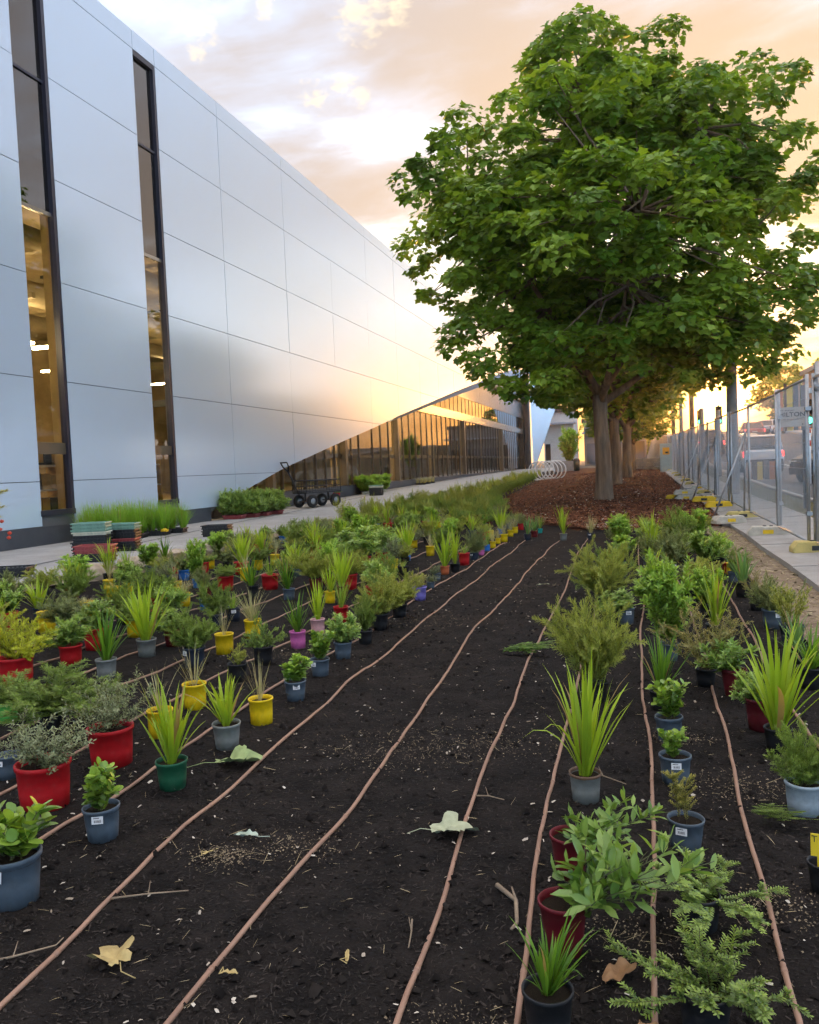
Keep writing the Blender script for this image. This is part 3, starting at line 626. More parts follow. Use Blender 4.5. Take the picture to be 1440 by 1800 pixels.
def plant(x, y, d, colour, pk, kind, top, spread, lean, sep, label, group=None, rng=random.Random(5), tagged=None, zf=soil_low):
    """one potted plant: pot, potting soil and what grows in it; top is the height of the foliage above the bed"""
    z = zf(x, y) - .006; r = empty('potted_plant', (x, y, z), rng.uniform(0, 6.28)); tag(r, label, 'potted plant', group or 'potted plants set out on the bed')
    me, h = pot_mesh(pk, colour); p = link('pot', me, r); p.scale = (d, d, d)
    if colour not in ('red', 'yellow') or rng.random() < .3: p.rotation_euler = (rng.uniform(-.02, .02), rng.uniform(-.02, .02), 0)
    so = link('potting_soil', SOILM, r); zs = h * d * (.86 if kind != 'bare' else .7); so.scale = (d, d, d); so.location = (0, 0, zs)
    if tagged if tagged is not None else (colour in ('slate', 'navy') and rng.random() < .5):
        t = link('tag', TAGM, r); a = -r.rotation_euler[2] - math.pi / 2 + rng.uniform(-.6, .6) ; rr = d * .465; t.scale = (d, d, d); t.location = (rr * math.cos(a), rr * math.sin(a), h * d * .76); t.rotation_euler = (-.10, 0, a + math.pi / 2)
    if kind == 'bare': return r
    fh = max(.05, top - zs); var = rng.randrange(3)
    lx, ly = lean * math.cos(-r.rotation_euler[2]), lean * math.sin(-r.rotation_euler[2])
    tl = (rng.uniform(-.14, .14), rng.uniform(-.14, .14)); sq = rng.uniform(.85, 1.18)
    def place(o, cx=True):
        o.parent = r; o.location = (lx * .35, ly * .35, zs - .005)
        sh = Matrix.Identity(4); sh[0][2], sh[1][2] = lx * .9 / max(fh, .05) + tl[0], ly * .9 / max(fh, .05) + tl[1]
        o.matrix_basis = Matrix.Translation(o.location) @ sh @ Matrix.Diagonal((spread * sq, spread / sq, fh, 1))
    if kind in STR:
        if sep:
            B, R = blade_data(kind, rng.randrange(9999)); sc = strap_norm(B) * np.array([spread, spread, fh])
            for b, q in zip(B, R):
                v = b * sc; v[:, 0] += lx * (v[:, 2] / fh); v[:, 1] += ly * (v[:, 2] / fh)
                o = link('leaf', np_mesh('leaf', v, _bf, True, (np.full(21, 1.3) if q > .955 else np.clip(q * .8 + .2 * np.repeat(np.arange(7), 3) / 6, 0, 1)), LM[kind]), r); o.location = (0, 0, zs - .005)
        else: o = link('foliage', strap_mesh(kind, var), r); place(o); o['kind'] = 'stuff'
    elif sep:
        lines, P, D, Nn, Ln, W, R, tm, sr = shrub_data(kind, rng.randrange(9999)); V, F, k = leaf_arrays(P, D, Nn, Ln, W, tm); H, Wd = norm_scale(P, V); sc = np.array([spread / Wd, spread / Wd, fh / H]); ks = (spread / Wd * .65 + fh / H * .35)
        def at(c): c = np.asarray(c) * sc; w = .15 + c[..., 2] / fh; return c + np.stack([lx * w, ly * w, 0 * w], -1)
        P2 = at(P); keep = np.arange(len(P))
        lk, most = (1.35, 190) if kind == 'broad' else (1.15, 250)
        if len(P) > most: keep = np.random.default_rng(len(P)).choice(len(P), most, replace=False)
        for i in keep:
            o = link('leaf', leaf_unit(kind, tm, int(R[i] * 5.99)), r); dx = Vector(D[i]).normalized(); sx = Vector(Nn[i]).cross(dx).normalized(); nz = dx.cross(sx)
            o.matrix_basis = Matrix.Translation((P2[i][0], P2[i][1], P2[i][2] + zs - .005)) @ Matrix((dx, sx, nz)).transposed().to_4x4() @ Matrix.Diagonal((Ln[i] * ks * lk, W[i] * ks * lk, Ln[i] * ks, 1))
        mb = MB()
        for c, rs in lines: mb.tube([tuple(at(p)) for p in c], [max(.0008, sr * rs * ks * (1 - .6 * i / len(c))) for i in range(len(c))], 4, False)
        o = mb.build('stems', M['stem_green'], r); o.location = (0, 0, zs - .005)
    else:
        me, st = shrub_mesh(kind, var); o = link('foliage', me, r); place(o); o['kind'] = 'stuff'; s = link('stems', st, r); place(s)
    return r
PLANTS = [
(-2.126, 2.303, 0.195, 'slate', 'std', 'box', 0.337, 0.299, -0.036, 1, 'leafy bright green shrub in a slate pot cut off by the left edge'),
(-2.119, 2.785, 0.148, 'slate', 'std', 'box', 0.314, 0.166, 0.018, 1, 'small dark leaf shrub in slate pot, white tag, nearest the front hose at left'),
(-2.612, 3.046, 0.242, 'red', 'big', 'grey', 0.399, 0.464, 0.064, 0, 'silvery grey shrub in the large bright red pot nearest the left edge'),
(-2.64, 3.576, 0.235, 'red', 'big', 'grey', 0.482, 0.44, 0.0, 0, 'grey green small leaf shrub in the large bright red pot behind'),
(-2.133, 3.326, 0.15, 'green', 'std', 'strap', 0.532, 0.334, 0.027, 1, 'lime green strap leaf plant in the dark green pot'),
(-2.125, 3.846, 0.151, 'grey', 'std', 'strap', 0.428, 0.317, 0.0, 1, 'strap leaf plant in a stone grey pot beside the yellow pots'),
(-2.62, 3.997, 0.148, 'yellow', 'tall', 'straggle', 0.435, 0.305, -0.016, 0, 'straggly pale grass in the yellow pot behind the dark green pot'),
(-2.716, 4.536, 0.154, 'yellow', 'tall', 'straggle', 0.455, 0.287, 0.0, 0, 'straggly pale grass in yellow pot, middle of the front three yellow pots'),
(-2.135, 4.279, 0.145, 'yellow', 'tall', 'straggle', 0.452, 0.198, -0.013, 0, 'few upright pale blades in the yellow pot nearest the bare soil'),
(-2.153, 4.818, 0.143, 'slate', 'std', 'box', 0.297, 0.154, -0.011, 0, 'round leaf box shrub in slate pot, front of three in a row'),
(-2.188, 5.333, 0.141, 'slate', 'std', 'box', 0.336, 0.161, 0.032, 0, 'upright leafy box shrub in slate pot, middle of three in a row'),
(-2.219, 5.886, 0.145, 'slate', 'std', 'broadsmall', 0.355, 0.299, 0.0, 0, 'spreading leafy shrub in slate pot, back of three in a row'),
(-2.742, 5.163, 0.144, 'black', 'std', 'heath', 0.254, 0.16, 0.012, 0, 'small olive heath plant in a black pot between yellow pots'),
(-3.288, 5.515, 0.169, 'navy', 'std', 'feather', 0.45, 0.369, 0.0, 0, 'bushy green rosemary like shrub in a navy pot with white thread'),
(-3.261, 5.942, 0.157, 'yellow', 'tall', 'straggle', 0.43, 0.231, 0.0, 0, 'sparse dead looking grass in yellow pot beside the navy pot'),
(-2.78, 5.654, 0.161, 'black', 'std', 'trail', 0.376, 0.369, -0.035, 0, 'low fern like spreading plant in black pot with a long side shoot'),
(-3.325, 6.588, 0.157, 'yellow', 'tall', 'tuft', 0.483, 0.395, 0.0, 0, 'spiky silver grass tuft in yellow pot left of the pink pot'),
(-2.739, 6.228, 0.137, 'pink', 'tall', 'strapdark', 0.488, 0.293, 0.0, 0, 'deep green strap leaf plant in the bright pink pot'),
(-2.777, 6.765, 0.132, 'palepink', 'tall', 'strap', 0.547, 0.234, 0.01, 0, 'yellow green strap leaf plant in the pale pink pot'),
(-2.78, 7.376, 0.148, 'red', 'tall', 'strapthin', 0.509, 0.329, 0.0, 0, 'thin leaf clump in small red pot right of the pale pink pot'),
(-2.223, 6.439, 0.129, 'black', 'std', 'feather', 0.412, 0.238, 0.0, 0, 'airy small leaf shrub in black pot at the end of a hose'),
(-2.282, 7.036, 0.165, 'black', 'std', 'featherlight', 0.498, 0.543, 0.031, 0, 'wide light green needle shrub in black pot by the bare soil'),
(-2.272, 7.638, 0.156, 'black', 'std', 'featherlight', 0.471, 0.501, 0.0, 0, 'pale needle shrub in black pot just left of the purple pot'),
(-2.323, 8.599, 0.168, 'purple', 'std', 'twig', 0.346, 0.286, 0.0, 0, 'yellowing twiggy plant in the purple pot'),
(-2.399, 9.421, 0.102, 'slate', 'std', 'grey', 0.185, 0.176, 0.0, 0, 'low grey plant in slate pot right behind the purple pot'),
(-2.517, 10.232, 0.103, 'slate', 'std', 'grey', 0.209, 0.22, -0.059, 0, 'little blue grey plant in slate pot below the terracotta pot'),
(-2.512, 10.67, 0.13, 'terracotta', 'std', 'strap', 0.675, 0.397, 0.0, 0, 'tall bright strap leaf plant in the terracotta pot'),
(-2.434, 10.956, 0.141, 'black', 'std', 'strap', 0.706, 0.281, 0.0, 0, 'upright strap leaf plant in black pot beside the terracotta pot'),
(-2.448, 11.645, 0.166, 'red', 'tall', 'strapthin', 0.366, 0.248, 0.0, 0, 'thin grass in tall red pot at the edge of the bare soil'),
(-2.413, 12.249, 0.139, 'navy', 'std', 'feathergrey', 0.524, 0.347, 0.0, 0, 'grey feathery shrub in navy pot behind the tall red pot'),
(-2.445, 13.001, 0.101, 'pink', 'std', 'feathergrey', 0.373, 0.23, 0.0, 0, 'grey feathery sprig in small rose pot along the soil edge'),
(-2.457, 13.593, 0.105, 'blue', 'tall', 'strapthin', 0.514, 0.307, 0.0, 0, 'grassy plant in small bright blue pot along the soil edge'),
(-2.453, 14.141, 0.109, 'yellow', 'tall', 'tuft', 0.375, 0.239, 0.0, 0, 'first of the five small yellow pots along the soil edge'),
(-2.459, 14.73, 0.103, 'yellow', 'tall', 'tuft', 0.38, 0.248, 0.0, 0, 'second of the five small yellow pots along the soil edge'),
(-2.429, 15.268, 0.139, 'yellow', 'tall', 'tuft', 0.445, 0.278, 0.0, 0, 'third and largest of the five small yellow pots along the soil edge'),
(-2.466, 16.319, 0.125, 'yellow', 'tall', 'tuft', 0.452, 0.274, 0.0, 0, 'fourth of the five small yellow pots along the soil edge'),
(-2.487, 17.106, 0.131, 'yellow', 'tall', 'tuft', 0.485, 0.286, 0.0, 0, 'fifth and farthest of the small yellow pots along the soil edge'),
(-2.463, 17.81, 0.136, 'red', 'tall', 'feathergrey', 0.393, 0.273, 0.0, 0, 'red pot at the far end of the row of yellow pots'),
(-1.996, 15.307, 0.138, 'navy', 'std', 'strapblue', 0.517, 0.298, 0.0, 0, 'blue green strap plant in navy pot at the end of a hose'),
(-1.95, 15.986, 0.144, 'darkred', 'std', 'strapblue', 0.494, 0.31, 0.0, 0, 'blue green strap plant in dark red pot beside the teal pot'),
(-1.951, 16.983, 0.106, 'teal', 'std', 'strapthin', 0.455, 0.282, 0.0, 0, 'thin green plant in the little teal pot'),
(-1.326, 15.199, 0.146, 'grey', 'std', 'strap', 0.695, 0.376, 0.021, 0, 'bright strap plant in grey pot alone at the far end of the soil'),
(-0.848, 15.442, 0.137, 'navy', 'std', 'tuft', 0.501, 0.357, 0.0, 0, 'pale tuft in navy pot alone before the bark mulch'),
(-3.826, 5.181, 0.156, 'grey', 'std', 'strapdark', 0.57, 0.389, 0.0, 0, 'dense dark strap leaf clump in grey pot left of centre'),
(-3.88, 5.785, 0.162, 'grey', 'std', 'strap', 0.668, 0.51, 0.0, 0, 'tall loose yellow green strap plant in ribbed grey pot'),
(-4.362, 5.475, 0.181, 'red', 'big', 'broadsmall', 0.36, 0.452, -0.045, 0, 'leafy green shrub in a big red pot behind the lime bush'),
(-4.346, 4.864, 0.247, 'red', 'big', 'lime', 0.498, 0.679, 0.082, 0, 'yellow green fine leaf bush in a red pot at left edge'),
(-3.734, 4.076, 0.139, 'brightgreen', 'big', 'feather', 0.285, 0.312, 0.035, 0, 'fine green shrub in the bright green pot at left edge'),
(-3.067, 3.331, 0.131, 'slate', 'std', 'bare', 0.124, 0.114, 0.0, 0, 'nearly empty slate pot with a white tag at left edge'),
(-3.334, 3.976, 0.14, 'black', 'std', 'feather', 0.356, 0.716, 0.133, 0, 'wide feathery green shrub in black pot behind the red pots'),
(-3.889, 6.201, 0.167, 'darkred', 'std', 'broadsmall', 0.315, 0.393, -0.049, 0, 'leafy shrub in dark red pot behind the navy pot'),
(-3.929, 7.371, 0.154, 'navy', 'std', 'strapthin', 0.346, 0.285, 0.0, 0, 'thin leaf plant in navy pot behind the yellow pots'),
(-3.944, 7.051, 0.143, 'navy', 'std', 'feather', 0.449, 0.341, 0.0, 0, 'needle leaf shrub in navy pot beside a blue pot'),
(-4.529, 7.87, 0.117, 'blue', 'tall', 'strapthin', 0.407, 0.307, 0.0, 0, 'thin grassy clump in the bright blue pot on the left'),
(-5.977, 8.314, 0.181, 'yellow', 'tall', 'straggle', 0.308, 0.295, 0.0, 0, 'pale straggly grass in yellow pot by the pale rocks'),
(-5.594, 6.708, 0.189, 'yellow', 'tall', 'straggle', 0.213, 0.189, 0.0, 0, 'half hidden yellow pot with pale grass near left edge'),
(-5.737, 7.494, 0.159, 'yellow', 'tall', 'tuft', 0.237, 0.306, 0.0, 0, 'yellow pot half hidden by a grey shrub near the rocks'),
(-5.19, 10.152, 0.171, 'yellow', 'tall', 'straggle', 0.476, 0.312, 0.0, 0, 'yellow pot of upright pale grass below the black trays'),
(-6.519, 11.54, 0.179, 'yellow', 'tall', 'straggle', 0.307, 0.197, 0.0, 0, 'short yellow pot with little grass below the black trays'),
(-6.641, 12.429, 0.172, 'yellow', 'tall', 'straggle', 0.406, 0.383, 0.0, 0, 'yellow pot set back near the path below the black trays'),
(-5.033, 6.299, 0.208, 'slate', 'std', 'feathergrey', 0.457, 0.624, 0.0, 0, 'dark grey green shrub spreading before the yellow pots at left'),
(-3.54, 12.414, 0.144, 'blue', 'tall', 'strap', 0.714, 0.495, 0.036, 0, 'bright strap plant in blue pot amid the red pots'),
(-3.053, 10.533, 0.161, 'black', 'std', 'strapthin', 0.253, 0.275, 0.0, 0, 'thin strap plant in black pot beneath the blue pot'),
(-3.28, 8.375, 0.125, 'yellow', 'tall', 'strap', 0.476, 0.313, 0.025, 0, 'strap plant in yellow pot right of the red pots'),
(-3.908, 11.42, 0.218, 'red', 'big', 'broadsmall', 0.621, 0.924, -0.042, 0, 'big leafy green shrub in wide red pot in the crowd'),
(-3.791, 11.948, 0.209, 'red', 'big', 'broadsmall', 0.533, 0.611, 0.0, 0, 'leafy shrub in second wide red pot in the crowd'),
(-3.316, 10.634, 0.109, 'yellow', 'tall', 'tuft', 0.283, 0.28, 0.0, 0, 'yellow pot in front of the wide red pots'),
(-4.614, 10.532, 0.191, 'slate', 'std', 'strap', 0.548, 0.524, 0.0, 0, 'golden strap plant in the crowd, left of the red pots'),
(-3.805, 9.264, 0.167, 'darkred', 'std', 'featherlight', 0.513, 0.555, 0.0, 0, 'light needle shrub in dark red pot in the crowd'),
(-0.244, 3.491, 0.138, 'grey', 'rimmed', 'strap', 0.635, 0.437, 0.024, 1, 'large bright strap leaf plant in a grey pot with brown rim'),
(-0.26, 2.847, 0.14, 'darkred', 'cone', 'broad', 0.27, 0.3, 0.19, 1, 'leafy plant in dark red pot, behind its twin at the front right'),
(-0.241, 2.382, 0.149, 'darkred', 'cone', 'broad', 0.376, 0.422, 0.287, 1, 'glossy leafy plant leaning right from the nearest dark red pot'),
(-0.253, 2.03, 0.134, 'black', 'std', 'strapdark', 0.317, 0.24, 0.029, 1, 'dark narrow strap plant in black pot cut by the bottom edge'),
(0.133, 3.785, 0.143, 'slate', 'std', 'box', 0.26, 0.133, 0.0, 1, 'rounded small shrub in slate pot with a white tag, right rows'),
(0.128, 4.309, 0.142, 'slate', 'std', 'box', 0.329, 0.186, 0.023, 1, 'bushy small shrub in slate pot behind its look-alike, right rows'),
(0.14, 3.121, 0.135, 'slate', 'std', 'conifer', 0.304, 0.127, 0.0, 0, 'upright yellowish conifer like plant in a grey pot with clear tag'),
(0.102, 4.861, 0.131, 'black', 'std', 'strapdark', 0.495, 0.279, 0.033, 1, 'dark broad strap plant in black pot, right rows'),
(0.186, 6.054, 0.146, 'slate', 'std', 'upright', 0.741, 0.373, 0.0, 0, 'tall bright green leafy column shrub in the right rows'),
(-0.263, 5.01, 0.138, 'black', 'std', 'featherlight', 0.645, 0.517, -0.017, 0, 'big wispy light green bush standing on the soil edge'),
(0.632, 4.258, 0.133, 'black', 'std', 'strap', 0.656, 0.514, 0.033, 1, 'large bright strap plant at right, a pale dead blade across it'),
(0.613, 3.528, 0.147, 'palegrey', 'std', 'feather', 0.363, 0.276, 0.0, 0, 'rosemary like bush in the pale grey pot by the right edge'),
(0.587, 4.557, 0.155, 'darkred', 'cone', 'broadsmall', 0.314, 0.269, -0.06, 0, 'leafy plant in dark red pot left of the large strap plant'),
(0.534, 5.235, 0.152, 'darkred', 'cone', 'broad', 0.315, 0.379, -0.103, 0, 'trailing leafy plant in dark red pot across a hose'),
(1.065, 7.354, 0.181, 'slate', 'std', 'feathergrey', 0.437, 0.405, 0.0, 0, 'grey shrub in slate pot near the sandy verge'),
(1.092, 6.631, 0.18, 'navy', 'std', 'heath', 0.45, 0.3, -0.043, 0, 'light green shrub in navy pot with a white tag by the verge'),
(0.156, 2.605, 0.124, 'black', 'std', 'trail', 0.164, 0.512, 0.062, 0, 'dark trailing shrub with long arching shoots at front right'),
(0.131, 2.112, 0.135, 'black', 'std', 'trail', 0.255, 0.504, 0.036, 0, 'trailing bright tipped shrub in a black pot at the bottom right'),
(0.569, 2.899, 0.113, 'black', 'std', 'bare', 0.085, 0.075, 0.0, 0, 'black pot with a yellow tag cut by the right edge'),
(0.563, 6.74, 0.16, 'black', 'std', 'strap', 0.635, 0.378, 0.0, 0, 'fresh strap leaf clump in the far right rows'),
(0.39, 5.467, 0.131, 'black', 'std', 'twigbush', 0.518, 0.545, 0.0, 0, 'brown tipped twiggy bush with open branches in the right rows'),
(-0.334, 8.057, 0.165, 'black', 'std', 'featherlight', 0.65, 0.659, -0.055, 0, 'olive wispy bush with drooping tips in the right rows'),
(-0.124, 7.373, 0.16, 'slate', 'std', 'broadsmall', 0.29, 0.45, -0.1, 0, 'leafy plant with tiny yellow flowers in the right rows'),
(0.994, 5.415, 0.153, 'black', 'std', 'strapdark', 0.407, 0.383, 0.0, 0, 'dark strap clump against the right edge'),
(1.038, 6.135, 0.142, 'black', 'std', 'strapblue', 0.406, 0.277, 0.0, 0, 'blue green strap clump behind the navy pot'),
(1.009, 8.846, 0.173, 'black', 'std', 'strapblue', 0.522, 0.346, 0.0, 0, 'blue green iris like clump near the sandy verge'),
(1.074, 10.497, 0.137, 'yellow', 'tall', 'bare', 0.145, 0.137, 0.0, 0, 'small yellow pot beside a red one by the verge'),
(1.042, 10.697, 0.126, 'red', 'tall', 'bare', 0.176, 0.14, 0.0, 0, 'small red pot hugging the yellow pot by the verge'),
(1.174, 12.964, 0.17, 'yellow', 'tall', 'strap', 0.35, 0.424, 0.0, 0, 'strap plant in yellow pot near the fence blocks'),
(0.174, 12.117, 0.146, 'slate', 'std', 'strap', 0.7, 0.486, 0.0, 0, 'upright strap clump before the mulch in the right rows'),
(-0.265, 12.519, 0.186, 'slate', 'std', 'upright', 0.627, 0.423, 0.0, 0, 'bushy fine shrub first in the row by the mulch'),
(0.145, 12.832, 0.137, 'darkred', 'std', 'bare', 0.227, 0.12, 0.0, 0, 'dark red pot with a large white tag'),
(0.382, 10.538, 0.182, 'black', 'std', 'feathergrey', 0.602, 0.631, 0.0, 0, 'grey wispy shrub behind the white tag'),
(0.632, 13.593, 0.18, 'black', 'std', 'feather', 0.669, 0.54, 0.0, 0, 'fine green shrub near the mulch at right'),
(0.888, 13.995, 0.185, 'black', 'std', 'upright', 0.593, 0.461, 0.0, 0, 'leafy green shrub near the fence at the mulch'),
(0.786, 10.62, 0.168, 'darkred', 'std', 'broadsmall', 0.553, 0.63, 0.0, 0, 'pale leafy shrub with an orange bloom in the right rows'),
(-0.203, 9.078, 0.148, 'black', 'std', 'trail', 0.516, 0.799, -0.246, 0, 'low shrub with long shoots over the soil at right'),
(1.039, 8.1, 0.137, 'black', 'std', 'twigbush', 0.388, 0.369, 0.0, 0, 'sparse grey twiggy shrub beside the sandy verge'),
]
RNG = random.Random(11)
ROOTS = []
for (x, y, d, c, pk, kind, top, sp, ln, sep, lab) in PLANTS:
    tg = True if 'tag' in lab and 'yellow tag' not in lab else None
    ROOTS.append(plant(x, y, d, c, pk, kind, top, sp, ln, sep, lab, None, RNG, tg))
# the crowd of pots behind: rows about 0.57 m apart
taken = [(p[0], p[1]) for p in PLANTS]
KN = dict(strap='bright strap leaf clump', strapdark='dark strap leaf clump', strapthin='thin leafed clump', straggle='sparse pale grass', tuft='silver grass tuft', grey='grey small leaf shrub', feather='green needle leaf shrub',
          featherlight='light green wispy shrub', feathergrey='grey green wispy shrub', lime='yellow green fine bush', heath='olive heath plant', broadsmall='leafy shrub', upright='upright leafy shrub', strapblue='blue green strap clump', twigbush='twiggy brown tipped bush')
ZN = {0: 'in the far-left crowd', 1: 'in the mid-left crowd', 2: 'in the crowd towards the mulch'}
crowd = []
for X in (-2.76, -3.33, -3.9, -4.45, -5.02, -5.6, -6.15, -6.72, -7.25):
    y = 4.2 + RNG.uniform(0, .5)
    while y < 21.0:
        x = X + RNG.uniform(-.09, .09)
        if x > -.93 * y - .25 and all((x - a) ** 2 + (y - b) ** 2 > .16 for a, b in taken) and not (X > -4 and y < 8.2) and not (y > 17.4 and x > mulch_edge(y) - .25): crowd.append((x, y))
        y += RNG.uniform(.5, .66) if y < 12 else RNG.uniform(.66, .9)
kinds = ['strap'] * 8 + ['strapdark'] * 3 + ['strapthin'] * 3 + ['straggle'] * 2 + ['tuft'] * 2 + ['grey'] * 3 + ['feather'] * 5 + ['featherlight'] * 4 + ['feathergrey'] * 4 + ['lime'] + ['heath'] * 2 + ['broadsmall'] * 4 + ['upright'] * 2 + ['twigbush']
for (x, y) in crowd[:205]:
    kind = RNG.choice(kinds)
    c = 'yellow' if kind in ('straggle', 'tuft') else RNG.choice(['black'] * 4 + ['slate'] * 4 + ['navy'] * 2 + ['darkred'] * 3 + ['red'] * 5 + ['yellow'] * 4 + ['grey', 'blue'])
    pk = 'tall' if c == 'yellow' else ('big' if c == 'red' and RNG.random() < .6 else 'std'); d = .22 if pk == 'big' else RNG.uniform(.135, .165)
    top, sp = dict(strap=(.56, .42), strapdark=(.5, .4), strapthin=(.45, .36), straggle=(.40, .22), tuft=(.42, .34), lime=(.45, .5), upright=(.52, .38), strapblue=(.45, .3)).get(kind, (.40, .42))
    zn = 0 if x < -5.3 else (1 if y < 13.5 else 2); cn = dict(darkred='dark red').get(c, c)
    plant(x, y, d, c, pk, kind, top * RNG.uniform(.8, 1.25), sp * RNG.uniform(.82, 1.2), RNG.uniform(-.05, .05), 0, f'{KN[kind]} in a {cn} pot {ZN[zn]}', f'{KN[kind]}s in {cn} pots {ZN[zn]}', RNG, False)
for X in (-.30, .14, .58, 1.02):                               # more of the same between those singled out on the right
    y = 5.2
    while y < 16.6:
        x = X + RNG.uniform(-.08, .08)
        if all((x - a) ** 2 + (y - b) ** 2 > .20 for a, b in taken) and not (X < 0 and y < 8.6):
            kind = RNG.choice(['feather', 'featherlight', 'strap', 'broadsmall', 'upright', 'feathergrey', 'strapthin', 'heath']); c = RNG.choice(['black', 'black', 'slate', 'darkred', 'slate', 'navy'])
            cn = dict(darkred='dark red').get(c, c); plant(x, y, .145, c, 'std', kind, RNG.uniform(.32, .5), RNG.uniform(.28, .4), RNG.uniform(-.05, .05), 0, f'{KN[kind]} in a {cn} pot filling the right-hand rows', f'{KN[kind]}s in {cn} pots in the right-hand rows', RNG, False)
        y += RNG.uniform(.55, .75)
# beyond that the pots stand in one mass along the shop path
def far_mass():
    rg = np.random.default_rng(3); Vs, Fs, Rs, off = [], [], [], 0
    for x0 in (-4.0, -4.6, -5.2, -5.8, -6.4, -7.0, -7.6):
        y = 20.6
        while y < 62:
            x = x0 + rg.uniform(-.12, .12)
            if x < mulch_edge(y) - .3:
                kind = rg.choice(['feather', 'featherlight', 'strap', 'feathergrey', 'strap', 'feather', 'strapthin']); me = strap_mesh(kind, 0) if kind in STR else shrub_mesh(kind, int(rg.integers(2)))[0]
                n = len(me.vertices); V = np.empty(n * 3, np.float32); me.vertices.foreach_get('co', V); V = V.reshape(-1, 3); sp, h, a = rg.uniform(.34, .56), rg.uniform(.22, .64), rg.uniform(0, 6.28)
                ca, sa = math.cos(a), math.sin(a); W = np.stack([(V[:, 0] * ca - V[:, 1] * sa) * sp + x, (V[:, 0] * sa + V[:, 1] * ca) * sp + y, V[:, 2] * h + .10 + gz(x, y)], 1)
                idx = np.empty(len(me.loops), np.int32); me.loops.foreach_get('vertex_index', idx); tot = np.empty(len(me.polygons), np.int32); me.polygons.foreach_get('loop_total', tot)
                if (tot == 4).all():
                    q = idx.reshape(-1, 4); keep = rg.random(len(q)) < (.55 if y < 34 else .3)
                    if kind in STR: keep[:] = True
                    Vs.append(W); Fs.append(q[keep] + off); Rs.append(np.full(n, rg.uniform(.1, .9))); off += n
            y += rg.uniform(.7, 1.0) if y < 36 else rg.uniform(.9, 1.2)
    o = link('potted_plants', np_mesh('potted_plants', np.concatenate(Vs), [np.concatenate(Fs)], False, np.concatenate(Rs), LM['featherlight'])); tag(o, 'green mass of potted plants stretching along the shop path', 'potted plants', kind='stuff')
    p = MB(); rg2 = random.Random(9)
    for k in range(44):
        y = 20.8 + 1.15 * k if k < 26 else rg2.uniform(20.6, 32); x = mulch_edge(y) - .28 + rg2.uniform(-.06, .04) - (0 if k < 26 else rg2.uniform(.5, 3.0)); c = rg2.choice(['black', 'navy', 'black', 'slate', 'yellow', 'darkred'] if k < 26 else ['yellow', 'red', 'red', 'slate'])
        if x < -7.9: continue; me, h = pot_mesh('std', c)
        r = empty('potted_plant', (x, y, gz(x, y) - .01)); cn = dict(darkred='dark red').get(c, c)
        tag(r, f'wispy shrub in a {cn} pot ' + ('along the edge of the bark mulch' if k < 26 else 'deep in the mass by the path'), 'potted plant', f'wispy shrubs in {cn} pots ' + ('along the mulch edge' if k < 26 else 'deep in the mass')); o = link('pot', me, r); o.scale = (.16, .16, .16); q = link('foliage', shrub_mesh('feather', k % 3)[0], r); q.location = (0, 0, .11); q.scale = (.5, .5, .42); q['kind'] = 'stuff'
far_mass()
